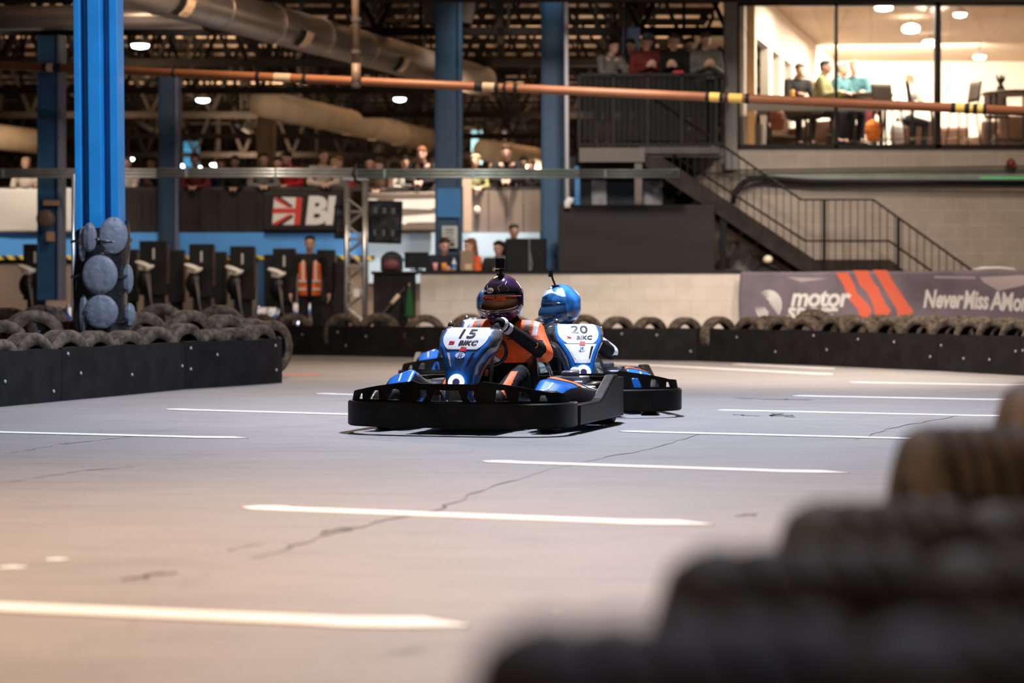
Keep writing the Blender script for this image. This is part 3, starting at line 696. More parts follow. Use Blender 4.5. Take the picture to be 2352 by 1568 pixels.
# ================================================================== block building with viewing room
Yw = 33.4; bm_ = blocks('grey_painted_blocks', (.40, .345, .29), (.47, .41, .35), bw=.44, bh=.218, soft=.008)
XL, XRr = XX(1690, Yw), 11.5; zs, zt_ = ZZ(341, Yw), ZZ(6, Yw)
def wallpiece(x0, x1, z0, z1, name, y=Yw, th=.25, m=bm_):
    b = MB(); b.box(((x0+x1)/2, y+th/2, (z0+z1)/2), (x1-x0, th, z1-z0)); return struct(b.build(name, m))
wallpiece(XX(1530, Yw), XRr, 0, zs, 'wall_building'); wallpiece(XL, XRr, zt_, ROOF, 'wall_building_top', m=mat('dark_fascia', (.02, .017, .015), .7))
greyp = mat('grey_corner_paint', (.20, .185, .175), .6, var=.1, scale=2)
b = MB(); b.box(((XX(1664, Yw)+XX(1691, Yw))/2, Yw, ROOF/2+1.4), (27/F*Yw, .3, ROOF-2.8)); tag(b.build('corner_post', greyp), 'grey corner post at the left end of the viewing room window', 'post')
frm = mat('black_window_frame', (.010, .010, .010), .45)
def window(i, x0, x1, tl, tr):
    xa, xb = XX(x0, Yw), XX(x1, Yw); t = bpy.data.objects.new('window_%d' % i, None); C.objects.link(t); t.location = ((xa+xb)/2, Yw, zs); t['kind'] = 'structure'
    W_, H_ = xb-xa, zt_-zs; b = MB()
    b.box((-W_/2+tl/2, 0, H_/2), (tl, .12, H_)); b.box((W_/2-tr/2, 0, H_/2), (tr, .12, H_)); b.box((0, 0, .03), (W_, .12, .06)); b.box((0, 0, H_-.025), (W_, .12, .05)); b.build('frame', frm, t)
    g = bpy.data.materials.get('window_glass')
    if not g:
        g = bpy.data.materials.new('window_glass'); g.use_nodes = True; nt = g.node_tree; nt.nodes.clear()
        out = nt.nodes.new('ShaderNodeOutputMaterial'); mx = nt.nodes.new('ShaderNodeMixShader'); tr_ = nt.nodes.new('ShaderNodeBsdfTransparent'); gl = nt.nodes.new('ShaderNodeBsdfGlossy')
        gl.inputs['Roughness'].default_value = .05; mx.inputs[0].default_value = .07; tr_.inputs[0].default_value = (.96, .95, .93, 1)
        nt.links.new(tr_.outputs[0], mx.inputs[1]); nt.links.new(gl.outputs[0], mx.inputs[2]); nt.links.new(mx.outputs[0], out.inputs[0])
    b = MB(); b.box((0, .01, H_/2), (W_-.02, .012, H_-.04)); b.build('pane', g, t)
window(1, 1691, 1920, .045, .02); window(2, 1920, 2153, .02, .045); window(3, 2153, 2640, .045, .03)
fl = zs-.02; cl_ = 5.75
warmwall = mat('warm_white_plaster', (.80, .70, .58), .7, var=.04, scale=1)
b = MB(); b.box(((XL+XRr)/2+.6, Yw+6, fl-.06), (XRr-XL+1.0, 11.6, .12)); struct(b.build('floor_viewing_room', mat('dark_room_carpet', (.12, .09, .075), .8)))
b = MB(); b.box(((XL+XRr)/2+.6, Yw+6, cl_+.05), (XRr-XL+1.0, 11.6, .1)); struct(b.build('ceiling_viewing_room', mat('warm_room_ceiling', (.50, .38, .27), .8, var=.1, scale=1)))
b = MB(); b.box((9.2, Yw+11.8, (fl+cl_)/2), (9.0, .2, cl_-fl)); struct(b.build('wall_viewing_room_back', warmwall))
b = MB(); b.box((XRr+1.2, Yw+6, (fl+cl_)/2), (.2, 11.8, cl_-fl)); struct(b.build('wall_viewing_room_right', warmwall))
la, lb = Vector((XL+.08, Yw+.2, 0)), Vector((XX(1925, 44), 45.0, 0)); ld = (lb-la); LL = ld.length; ln = math.atan2(ld.y, ld.x)
def leftwall(u0, u1, z0, z1, name, m=warmwall):
    b = MB(); b.box(((u0+u1)/2, 0, (z0+z1)/2), (u1-u0, .14, z1-z0)); o = b.build(name, m); o.location = (la.x, la.y, 0); o.rotation_euler = (0, 0, ln); return struct(o)
ztop = cl_-.75
leftwall(0, LL, ztop, cl_, 'wall_viewing_room_left'); leftwall(0, LL, fl, fl+.55, 'wall_viewing_room_sill', mat('dark_room_dado', (.2, .16, .13), .7))
for u0, u1 in ((0, .25), (.95, 1.25), (2.6, 3.0), (3.9, 4.4), (5.4, 6.3), (7.4, 8.2), (9.2, LL)): leftwall(u0, u1, fl+.5, ztop+.02, 'wall_viewing_room_pier')
b = MB(); b.box((0, 0, (cl_+fl)/2), (.16, .05, cl_-fl-.1)); o = b.build('trim_5', mat('ochre_frame', (.72, .42, .16), .6)); o.location = la+ld*.035+Vector((.08, -.08, 0)); struct(o)
# low guard board inside the glass
b = MB(); b.box((XX(1905, 33.9), 33.9, ZZ(246, 33.9)), (2.9, .05, .11)); tag(b.build('guard_board', mat('grey_guard', (.33, .31, .28), .6)), 'grey guard board behind the left and middle panes of the viewing room', 'board')
lamp('AREA', (6.0, 35.4, cl_-.12), 420, (1, .89, .76), 2.6, (6.0, 35.5, 0), size_y=1.5)
lamp('AREA', (7.6, 39.0, cl_-.12), 900, (1, .90, .78), 3.2, (7.6, 39.0, 0))
lamp('AREA', (7.6, 42.0, cl_-.12), 700, (1, .91, .80), 3.0, (7.9, 44.8, 3.8), size_y=1.0)  # added area light, turned to brighten the back wall
lampm = mat('lamp_glow', (1, .93, .82), .5, emit=14)
def pend(px, py, Y, r, label, glow=None, drop=True):
    c = P(px, py, Y); t = thing('ceiling_lamp', label, 'lamp', c, 0, 'ceiling lamps'); b = MB(); b.lathe([(r*.2, .09), (r*.8, .05), (r, 0), (r*.96, -.012)], seg=20); b.build('lamp_shade', WHITE() if glow is None else DSTEEL(), t, smooth=True)
    b = MB(); b.lathe([(r*.94, -.010), (r*.8, -.055), (r*.2, -.075)], seg=20); b.build('diffuser', glow or lampm, t, smooth=True)
    if drop: b = MB(); b.tube([(0, 0, .08), (0, 0, max(.2, (cl_ if Y > 33.5 and px > 1690 else ROOF)-c.z))], .008, 6); b.build('cord', DSTEEL(), t)
    return t
pend(1770, 143, 38.5, .14, 'round lamp seen through the left pane beside the inner window wall'); pend(1718, 116, 41, .07, 'small lamp at the left edge of the viewing room')
pend(2092, 66, 38, .16, 'bright lamp high behind the middle pane of the viewing room'); pend(2137, 100, 40.5, .16, 'bright lamp beside the black frame between middle and right panes')
pend(2250, 128, 41.5, .13, 'dim flat lamp behind the right pane above the tall table'); pend(2205, 30, 36.5, .12, 'lamp close under the ceiling behind the right pane'); pend(2030, 15, 36, .16, 'lamp at the top edge of the middle pane')
# hall lamps
hl = mat('cool_hall_lamp', (.86, 1, .90), .5, emit=14)
for px, py, Y, r, lab in ((322, 101, 34, .15, 'bright round hall lamp beside the bright blue column under the silver duct'), (466, 227, 46, .15, 'bright hall lamp right of the slim dark blue column'),
    (918, 225, 44, .13, 'bright hall lamp hanging left of the noticed column below the silver duct'), (635, 310, 54, .11, 'hall lamp in front of the brown post'),
    (994, 318, 54, .14, 'hall lamp touching the end of the cream duct'), (294, 363, 60, .18, 'hall lamp low beside the right edge of the bright blue column'),
    (422, 378, 64, .14, 'hall lamp just above the cable tray, left of the short blue column'), (455, 382, 66, .11, 'hall lamp just above the cable tray, under the short blue column'), (497, 376, 60, .18, 'wide hall lamp just above the cable tray, right of the short blue column')):
    pend(px, py, Y, r, lab, hl)
for x, y, z, e in ((-6.5, 37, 4.0, 90), (-1.2, 37.2, 4.0, 90), (1.8, 38, 4.0, 80), (-9, 46, 4.2, 260), (-5.8, 47, 4.2, 260), (2.0, 47, 4.2, 220), (-7, 58, 4.2, 500), (0, 59, 4.2, 520), (-3, 74, 4.2, 800), (5, 72, 4.2, 500)):
    lamp('AREA', (x, y, z), e, (1, .74, .50), 1.2, (x, y+1.0, z+3))       # added area lights facing up, unseen from below, brighten the roof sheeting
for x, y, e, tg_, an in ((-.35, 34.7, 3200, (-.35, 36, 1.5), 66), (-.3, 32.6, 300, (-.4, 36, 1.6), 48), (-9.0, 31.5, 1500, (-8.8, 36, 2.2), 60), (-3.6, 30.5, 700, (-3.6, 34, .9), 62), (-7.2, 30.5, 260, (-6.4, 34, .9), 55), (-4.5, 32.5, 420, (-4.0, 37, 2.6), 90), (.5, 33, 240, (1.0, 37, 2.8), 80)):
    lamp('SPOT', (x, y, 6.35), e, (1, .84, .70), .25, tg_, an, .9)  # added spots above the frame, brightening fascia, white banner, pit and balcony
# ================================================================== viewing platform and stairs
Yp = 32.2; zp = ZZ(341, Yp)
t = thing('viewing_platform', 'dark raised viewing platform with grey edge left of the bright viewing room', 'platform', (0, Yp, 0))
x0, x1 = XX(1330, Yp), XX(1664, Yp)
b = MB(); b.box(((x0+x1)/2, .56, zp-.06), (x1-x0, 1.14, .12)); b.build('deck', DSTEEL(), t)
b = MB(); b.box(((x0+XX(1480, Yp))/2, -.07, zp-.10), (XX(1480, Yp)-x0, .06, .21)); b.build('edge_beam', mat('grey_brown_beam', (.13, .11, .095), .6, var=.1, scale=2), t)
b = MB(); b.box((XX(1560, Yp), -.05, zp-.03), (XX(1664, Yp)-XX(1480, Yp), .06, .10)); b.build('edge_beam', DSTEEL(), t)
b = MB(); b.box((XX(1466, Yp), 0, zp/2-.1), (.11, .11, zp-.2)); b.build('support_post', mat('grey_brown_beam', (.13, .11, .095), .6), t)
b = MB(); b.box((XX(1345, Yp), 1.6, zp/2), (.11, .11, zp)); b.build('support_post', DSTEEL(), t)
bl = mat('black_railing_paint', (.007, .0065, .006), .5)
t = thing('platform_railing', 'black barred railing on the edge of the viewing platform', 'railing', (0, Yp, 0))
zr = ZZ(172, Yp)
b = MB(); b.bar((x0, 0, zr), (x1-.02, 0, zr), .05, .05); b.build('top_rail', bl, t)
b = MB(); b.bar((x0, 0, zp+.06), (x1-.02, 0, zp+.06), .04, .04); b.build('bottom_rail', bl, t)
nb = 26
for i in range(nb): x = x0+(x1-x0-.04)*i/(nb-1); b = MB(); b.bar((x, 0, zp), (x, 0, zr), .05 if i % 6 == 0 else .016); b.build('baluster', bl, t)
b = MB(); b.box(((x0+x1)/2-.1, .05, zp+.62), (x1-x0-.3, .012, 1.0)); b.build('mesh_infill', mat('black_mesh', (.012, .011, .011), .6, alpha=.55), t)
t = thing('tall_post', 'thin black post rising behind the people on the viewing platform', 'post', (XX(1437, 33), 33.0, zp)); b = MB(); b.box((0, 0, (ROOF-zp)/2), (.05, .05, ROOF-zp)); b.build('shaft', bl, t)
o = slab(1430, 1470, 63, 155, 33.3, .03, 'blue_sign', mat('dull_blue_sign', (.08, .14, .26), .5), 'dull blue board behind the person in dark red on the platform', 'sign')

t = thing('staircase', 'dark steel staircase descending to the right from the viewing platform past a landing', 'stairs', (0, Yp, 0))
def S(px, py, y=0): return Vector((XX(px, Yp+y), y, ZZ(py, Yp+y)))
s0, s1 = S(1478, 352), S(1872, 616); s2 = S(2045, 616); s3 = Vector((s2.x+1.55, 0, .02))
for yy in (0, .95):
    for a_, c_, nm in ((s0, s1, 'stringer'), (s1, s2, 'stringer'), (s2, s3, 'stringer')):
        b = MB(); d = Vector((0, yy, 0)); b.bar(a_+d, c_+d, .05, .26, up=(0, 1, 0)) if False else b.prism([(a_.x, a_.z+.13), (c_.x, c_.z+.13), (c_.x, c_.z-.17), (a_.x, a_.z-.17)], (0, .05, 0), (0, yy, 0)); b.build(nm, mat('rusty_stringer', (.022, .016, .013), .6, var=.6, scale=4), t)
n = 11
for i in range(n): q = s0.lerp(s1, (i+.5)/n); b = MB(); b.box((q.x, .5, q.z+.02), (.27, .9, .035)); b.build('tread', DSTEEL(), t)
b = MB(); b.box(((s1.x+s2.x)/2, .5, s1.z+.05), (s2.x-s1.x, .9, .04)); b.build('landing', DSTEEL(), t)
for i in range(6): q = s2.lerp(s3, (i+.5)/6); b = MB(); b.box((q.x, .5, q.z+.02), (.27, .9, .035)); b.build('tread', DSTEEL(), t)
b = MB(); b.box((S(1662, 500).x, .1, 1.1), (.09, .09, 2.2)); b.build('stair_post', bl, t)
t2 = thing('stair_railing', 'black stair railing with many thin balusters sloping past the block wall', 'railing', (0, Yp, 0), 0)
rail = [S(1500, 224), S(1840, 458), S(2005, 458), S(2240, 626), S(2330, 690)]; low = [S(1490, 320), S(1850, 553), S(2042, 553), S(2125, 612), S(2300, 735)]
b = MB(); b.tube(rail, .017, 8); b.build('handrail', bl, t2, smooth=True)
b = MB(); b.tube(low, .017, 8); b.build('lower_rail', bl, t2, smooth=True)
def zat(line, x):
    for p, q in zip(line, line[1:]):
        if p.x <= x <= q.x: return p.z+(q.z-p.z)*(x-p.x)/(q.x-p.x)
    return line[-1].z
px = 1545
while px < 2235:
    x = XX(px, Yp); zt2 = zat(rail, x); zb = zat([s0, s1, s2, s3], x); big = px in (1545, 1545+26*13)
    b = MB(); b.bar((x, .0, max(zb, .0)), (x, 0, zt2), .012); b.build('baluster', bl, t2); px += 17
for px in (1893, 2063): x = XX(px, Yp); b = MB(); b.bar((x, -.01, .6), (x, -.01, zat(rail, x)), .045); b.build('newel_post', bl, t2)

# things under and on the stairs
cabin = slab(1283, 1641, 470, 640, 31.95+.12, .10, 'panel_cabin', mat('flat_dark_grey_panel', (.027, .025, .024), .6, var=.08, scale=1), 'large plain dark grey panel standing behind the low white wall', 'panel')
b = MB(); b.box((XX(1440, 33.2), 33.3, 1.5), (2.0, .06, 3.0)); tag(b.build('dark_screen', mat('dark_blue_black', (.02, .024, .028), .35, var=.6, scale=3)), 'dark glazed screen under the viewing platform', 'screen')
for px, w_ in ((1376, 34), (1500, 44), (1660, 20)):
    b = MB(); b.box((0, 0, 0), (w_/F*33, .03, .42)); o = b.build('paper_sheet', mat('grey_sheet', (.24, .25, .26), .6, var=.3)); o.location = P(px, 446 if px < 1600 else 560, 33.1)
    tag(o, {1376: 'pale grey sheet hanging in the dark under the platform, left one', 1500: 'grey wrinkled sheet under the top of the stairs', 1660: 'narrow grey sheet below the stairs beside the dark panel'}[px], 'sheet')
t = thing('machine', 'black machine with a bright round cap standing under the stairs', 'machine', (XX(1755, 32.0), 31.9, 0))
b = MB(); b.box((0, 0, .6), (.55, .25, 1.2)); b.build('body', BLACK(), t, bevel=.04); b = MB(); b.ball((.03, -.12, ZZ(596, 31.9)), (.07, .07, .06)); b.build('round_cap', mat('cream_cap', (.95, .80, .60), .3), t, smooth=True)
b = MB(); b.tube([(-.28, 0, 1.1), (-.1, 0, 1.33), (.15, 0, 1.28), (.25, 0, 1.15)], .03, 8); b.build('handle', BLACK(), t)
# conduits on the block wall
yq = Yw-.12
b = MB(); q = [P(1500, 399, yq)]+[P(1680, 398, yq), P(2430, 388, yq)]; b.tube(q, .014, 8); b.tube([p+Vector((0, 0, .045)) for p in q[1:]], .014, 8); b.tube([p+Vector((0, 0, -.045)) for p in q[1:]], .012, 8)
tag(b.build('wall_conduits', mat('dark_green_conduit', (.035, .06, .05), .4, .3), smooth=True), 'thin dark green conduits running along the block wall below the window', 'conduit')
t = thing('wall_trunking', 'grey cable trunking on the block wall with a green light strip at its right end', 'trunking', (0, yq, 0))
b = MB(); b.box(((XX(1745, yq)+XX(2430, yq))/2, 0, ZZ(408, yq)), ((685)/F*yq, .09, .10)); b.build('channel', mat('green_grey_channel', (.20, .24, .22), .4, .4, var=.15, scale=3), t, bevel=.01)
b = MB(); b.box(((XX(2250, yq)+XX(2430, yq))/2, -.05, ZZ(409, yq)), (180/F*yq, .012, .02)); b.build('light_strip', mat('green_glow', (.10, .75, .25), .5, emit=.18), t)
b = MB(); b.tube([P(1683, 468, yq-.1), P(1686, 448, yq-.1), P(1700, 425, yq-.1), P(1722, 412, yq-.1), P(1750, 408, yq-.1), P(1790, 412, yq-.1), P(1860, 418, yq-.1), P(2060, 419, yq-.1), P(2430, 421, yq-.1)], .045, 12)
tag(b.build('black_hose', BLACK(), smooth=True), 'thick black hose bending down from the wall trunking to the stairs', 'hose')
b = MB(); b.ball(P(2322, 375, yq), (.07, .06, .075)); b.ball(P(2331, 382, yq), (.035, .05, .05)); tag(b.build('alarm_bell', mat('dark_red_bell', (.16, .02, .02), .4), smooth=True), 'small dark red bell on the block wall at the right', 'bell')

# ================================================================== pit area
stm = mat('black_cabinet', (.016, .015, .015), .5, var=.3, scale=6, bump=.1)
def station(px, ptop, wpx, Y, label, blob_=True):
    t = thing('charging_cabinet', label, 'cabinet', (XX(px, Y), Y, 0), 0, 'black pit cabinets'); W_ = wpx/F*Y; zt2 = ZZ(ptop, Y)
    b = MB(); b.box((0, .1, zt2-.42), (W_, .22, .84)); b.build('cabinet_body', stm, t, bevel=.015)
    b = MB(); b.box((0, .12, (zt2-.84)/2), (W_*.72, .16, zt2-.84)); b.build('pedestal', stm, t)
    b = MB(); b.box((W_*.52, .06, zt2-.35), (W_*.05, .14, .62)); b.build('side_strip', mat('copper_strip', (.12, .07, .05), .45, .4), t)
    if blob_:
        b = MB(); b.box((W_*.02, -.025, zt2-.20), (.035, .02, .17)); b.build('handle', mat('pale_metal', (.60, .57, .52), .4), t, bevel=.008)
        b = MB(); b.ball((-W_*.30, -.09, zt2-.37), (.15, .09, .045), 12, Matrix.Rotation(.35, 3, 'Y')); b.ball((-W_*.10, -.11, zt2-.42), (.09, .06, .035), 10, Matrix.Rotation(-.5, 3, 'Y')); b.box((-W_*.4, -.1, zt2-.42), (.08, .05, .07)); b.build('cover', mat('pale_cover', (.95, .92, .82), .35), t, smooth=True)
        b = MB(); b.tube([(-W_*.2, -.1, zt2-.46), (-W_*.12, -.14, zt2-.7), (-W_*.02, -.13, zt2-.95), (W_*.15, -.12, zt2-1.2)], .014, 8); b.tube([(-W_*.1, -.1, zt2-.46), (0, -.12, .6), (W_*.1, -.1, .1)], .009, 8); b.build('cable', mat('grey_cable', (.18, .16, .15), .5), t, smooth=True)
        b = MB(); b.ball((-W_*.3, -.03, zt2-.62), (.13, .12, .18)); b.build('hanging_bag', BLACK(), t, smooth=True)
    return t
station(80, 560, 54, 32.6, 'black pit cabinet with pale cover left of the bright blue column')
station(352, 553, 64, 33.6, 'black pit cabinet just right of the bright blue column, the widest')
station(462, 560, 56, 34.0, 'black pit cabinet with pale cover, second to the right of the bright blue column')
station(556, 565, 56, 34.0, 'black pit cabinet with a long pale cable, third right of the bright column')
station(652, 570, 52, 34.0, 'black pit cabinet directly left of the marshal in orange')
for px, pt, w_, lab in ((404, 574, 36, 'narrow dark cabinet behind, right of the widest pit cabinet'), (505, 578, 28, 'narrow dark cabinet behind, between second and third pit cabinets'), (300, 572, 30, 'narrow dark cabinet behind at the edge of the column padding'),
    (748, 573, 42, 'dark cabinet behind the marshal\'s right shoulder side, next to the lattice tower'), (620, 584, 26, 'low dark cabinet behind, left of the cabinet by the marshal'), (778, 600, 34, 'dark low cabinet directly left of the lattice tower')):
    station(px, pt, w_, 34.9, lab, False)
b = MB(); b.box((0, 0, .9), (.16, .1, 1.8-.0)); o = b.build('blue_post', DBLUE()); o.location = (XX(603, 35.3), 35.3, 0); o.scale = (1, 1, .8); tag(o, 'dark blue post in the gap left of the marshal', 'post')
# desk corner left of the white wall
t = thing('counter', 'black-skirted counter between the lattice tower and the low white wall', 'counter', (XX(905, 31.6), 31.75, 0))
wc_ = 98/F*31.6; zc_ = ZZ(626, 31.6)
b = MB(); b.box((0, .2, zc_), (wc_+.06, .5, .04)); b.build('worktop', BLACK(), t); b = MB()
for i in range(12): b.box((-wc_/2+wc_*(i+.5)/12, -.01+.012*(i % 2), zc_/2), (wc_/12, .02, zc_-.02))
b.build('skirt', mat('black_cloth', (.022, .02, .02), .8, var=.4, scale=5), t)
t = thing('helmet_bag', 'dark rounded bag with a maroon front on the black-skirted counter', 'bag', (XX(900, 31.9), 31.9, zc_+.02))
b = MB(); b.ball((0, 0, .15), (.17, .14, .15)); b.box((0, 0, .1), (.32, .24, .2)); b.build('body', mat('dark_bag', (.03, .028, .035), .6, var=.5, scale=9), t, smooth=False, bevel=.03)
b = MB(); b.ball((.0, -.13, .10), (.12, .03, .08)); b.build('pocket', mat('maroon', (.14, .035, .035), .6), t, smooth=True)
b = MB(); b.ball((.14, -.03, .17), (.05, .05, .03)); b.build('blue_tab', BLUE(), t, smooth=True)
t = thing('monitor', 'black monitor standing on the counter left of the man in navy', 'monitor', (XX(957, 32.1), 32.1, zc_+.02))
b = MB(); b.box((0, 0, .17), (.36, .04, .24)); b.build('housing', BLACK(), t, bevel=.008); b = MB(); b.box((0, .02, .03), (.18, .12, .02)); b.box((0, .02, .06), (.05, .03, .1)); b.build('stand', BLACK(), t)
t = thing('flag', 'furled green flag leaning against the counter', 'flag', (XX(940, 31.4), 31.4, 0))
b = MB(); b.lathe([(.075, ZZ(725, 31.4)), (.06, .75), (.03, .95), (.008, ZZ(655, 31.4))], seg=9); b.build('cloth', mat('green_cloth', (.02, .085, .025), .8), t); b = MB(); b.tube([(0, 0, 0), (0, 0, 1.05)], .012, 6); b.build('stick', mat('wood_stick', (.5, .35, .2), .6), t)
t = thing('paddle', 'wooden handle leaning diagonally in front of the counter', 'stick', P(880, 720, 31.5)); e = P(930, 660, 31.6)-P(880, 720, 31.5)
b = MB(); b.tube([(0, 0, 0), e], .015, 8); b.build('shaft', DSTEEL(), t); b = MB(); b.tube([e*.38, e*.72], .032, 8); b.build('grip', mat('pale_wood', (.78, .58, .38), .5), t, smooth=True)
# race control desk items
zd = 1.24
for px, nm, lab in ((1020, 'o', 'orange cup on the race control ledge'), (1043, 'b', 'clear bottle with blue cap on the race control ledge'), (1000, 'p', 'pink cup at the left end of the race control ledge')):
    Yd = 32.0; t = thing('bottle' if nm == 'b' else 'cup', lab, 'bottle' if nm == 'b' else 'cup', (XX(px, Yd), Yd-.02, zd-.005))
    if nm == 'b':
        b = MB(); b.lathe([(.035, 0), (.037, .12), (.014, .16), (.014, .18)], seg=14); b.build('body', mat('clear_plastic', (.55, .58, .60), .2), t, smooth=True); b = MB(); b.lathe([(.017, .175), (.017, .2)], seg=10); b.build('cap', BLUE(), t)
        b = MB(); b.lathe([(.038, .05), (.038, .1)], seg=14); b.build('bottle_sleeve', BLUE(), t)
    else:
        m_ = mat('orange_cup', (.85, .30, .04), .5) if nm == 'o' else mat('pink_cup', (.75, .35, .33), .5)
        b = MB(); b.lathe([(.03, 0), (.04, .12), (.036, .12), (.028, .01)], seg=14); b.build('body', m_, t, smooth=True)
t = thing('speaker_cabinet', 'black cabinet with a thin stand in front, right of the seated race control people', 'cabinet', (XX(1208, 32.9), 32.9, 0))
b = MB(); b.box((0, 0, ZZ(548, 32.9)/2), (.62, .3, ZZ(548, 32.9))); b.build('body', BLACK(), t, bevel=.02); b = MB(); b.tube([(.05, -.2, .9), (.05, -.2, ZZ(552, 32.9))], .012, 8); b.tube([(.05, -.2, 1.55), (.09, -.2, 1.35), (.06, -.2, 1.2)], .015, 6); b.build('stand', STEEL(), t)
# ================================================================== barriers and tyres
boardm = mat('black_barrier_board', (.0062, .0060, .0062), .75, var=.6, scale=5, bump=.25, spec=.22)
boltm = mat('pale_bolt', (.36, .32, .34), .5)
def board(a, c, h, label, group, bolts=()):
    a = Vector(a); c = Vector(c); d = c-a; L = d.length; an = math.atan2(d.y, d.x)
    t = thing('barrier_board', label, 'barrier', a, an, group)
    b = MB(); n = 10; g0 = []; g1 = []
    for i in range(n+1):
        u = L*i/n*.996; bow = .018*math.sin(PI*i/n)
        g0.append((b.bm.verts.new((u, -bow, 0)), b.bm.verts.new((u, -bow, h+.006*math.sin(i*1.7)))))
        g1.append((b.bm.verts.new((u, -bow+.03, 0)), b.bm.verts.new((u, -bow+.03, h+.006*math.sin(i*1.7)))))
    for i in range(n):
        b._f([g0[i][0], g0[i+1][0], g0[i+1][1], g0[i][1]]); b._f([g1[i][0], g1[i][1], g1[i+1][1], g1[i+1][0]]); b._f([g0[i][1], g0[i+1][1], g1[i+1][1], g1[i][1]])
    for e in (0, n): b._f([g0[e][0], g0[e][1], g1[e][1], g1[e][0]])
    b.build('sheet', boardm, t)
    for u, z in bolts:
        bow = .018*math.sin(PI*u); b = MB(); b.lathe([(.015, 0), (.013, .007), (.006, .010)], axis='Y', seg=10, m=Matrix.Rotation(PI, 3, 'Z')); o = b.build('bolt', boltm, t); o.location = (L*u, -bow-.002, z*h)
    return t
gl = 'black boards of the near left barrier'
npts = [G(-190, 951), G(142, 921), G(425, 894), G(648, 879)]
board(npts[0], npts[1], .42, 'black barrier board at the left edge of the near barrier', gl, ((.56, .45), (.93, .2)))
board(npts[1], npts[2], .425, 'black barrier board in the middle of the near barrier, below the bright blue column', gl, ((.04, .88), (.13, .5), (.52, .4), (.97, .5)))
board(npts[2], npts[3], .43, 'black barrier board at the right end of the near barrier', gl, ((.05, .86), (.05, .42), (.3, .7), (.92, .85), (.93, .3)))
board(npts[3], Vector((-2.75, 25.0, 0)), .43, 'black barrier board folded back at the right end of the near barrier', gl)
gf = 'black boards of the far barrier'
fpts = [G(520, 813), G(790, 817.5), G(1035, 823), G(1340, 826), G(1600, 829.5), G(1885, 840), G(2152, 852), G(2344, 862.5), G(2460, 870)]
labs = ['far black barrier board emerging behind the end of the near barrier', 'far black barrier board left of kart 15', 'far black barrier board directly behind the karts', 'far black barrier board right of the blue-helmeted driver',
        'far black barrier board under the left end of the purple banner', 'far black barrier board below the orange zigzag stripes', 'far black barrier board below the slogan', 'far black barrier board cut by the right edge of the picture']
for i in range(8):
    rn = random.Random(i+20)
    board(fpts[i], fpts[i+1], .435 if i < 5 else .42, labs[i], gf, [(u, rn.uniform(.25, .85)) for u in ((.06, .35, .66, .95) if i != 1 else (.02, .02+.2, .75, .95))])

def tyre_mesh():
    prof = [(.190, -.085), (.215, -.100), (.255, -.106), (.282, -.098), (.292, -.085)]
    x = -.085
    for k in range(5):
        x0 = -.075+k*.0335; prof += [(.297, x0), (.299, x0+.010), (.299, x0+.018), (.297, x0+.0235)]
        if k < 4: prof += [(.284, x0+.0255), (.284, x0+.0315)]
    prof += [(.292, .085), (.282, .098), (.255, .106), (.215, .100), (.190, .085), (.190, .070), (.225, .082), (.262, .078), (.272, .05), (.274, 0), (.272, -.05), (.262, -.078), (.225, -.082), (.190, -.070)]
    b = MB(); b.lathe(prof, axis='X', seg=56, closed=True); return b
tyre0 = tyre_mesh().build('tyre', RUBBER(), smooth=True)
tyre0.modifiers.new('e', 'EDGE_SPLIT').split_angle = R(50)
tyre_first = [True]
def tyre(px, py, Y, rz, label, group, s=1.0, tilt=0, X=None, roll=None):
    """py is the row of the tyre's top"""
    o = tyre0 if tyre_first[0] else tyre0.copy()
    if not tyre_first[0]: C.objects.link(o)
    tyre_first[0] = False
    z = (ZZ(py, Y)-.299*s); o.location = (XX(px, Y) if X is None else X, Y, z); o.scale = (s*(1.0+.2*random.random()), s, s)
    o.rotation_mode = 'ZXY' if False else 'XYZ'
    m = Matrix.Rotation(R(rz), 4, 'Z') @ Matrix.Rotation(R(tilt), 4, 'Y') @ Matrix.Rotation(random.uniform(0, 6), 4, 'X')
    o.rotation_euler = m.to_euler(); tag(o, label, 'tyre', group)
    return o
g = 'worn tyres standing behind the near left barrier'
row = [(-12, 778), (62, 764), (142, 757), (214, 759), (282, 758), (350, 750), (418, 742), (480, 756), (532, 752), (590, 745)]
for i, (px, py) in enumerate(row):
    f = (px+190)/838; Y = npts[0].y+.0; q = [(p.x/p.y*F+CX, p.y) for p in npts]
    for (x0, y0), (x1, y1) in zip(q, q[1:]):
        if x0 <= px <= x1: Y = y0+(y1-y0)*(px-x0)/(x1-x0)
    s = .88+.06*((i*7) % 3)/2
    tyre(px, py, Y+.36, -24-(i*37) % 9, 'worn tyre, %s from the left in the front row behind the near barrier' % ORD[i], g, s)
back = [(75, 712, 18.9, -60), (-5, 735, 18.6, -50), (150, 736, 19.3, -45), (320, 716, 20.1, -48), (368, 697, 21.5, -75), (430, 712, 20.6, -35), (512, 722, 20.9, -30), (505, 700, 22.4, -80), (572, 731, 21.6, -35), (618, 736, 22.2, -35), (450, 734, 21.0, -30), (98, 700, 20.4, -70), (15, 706, 20.3, -55)]
for i, (px, py, Y, rz) in enumerate(sorted(back)):
    tyre(px, py, Y+.35, rz, 'tyre heaped behind the near barrier\'s front row, %s of thirteen from the left' % ORD[i], g, .98 if Y < 21 else .93)
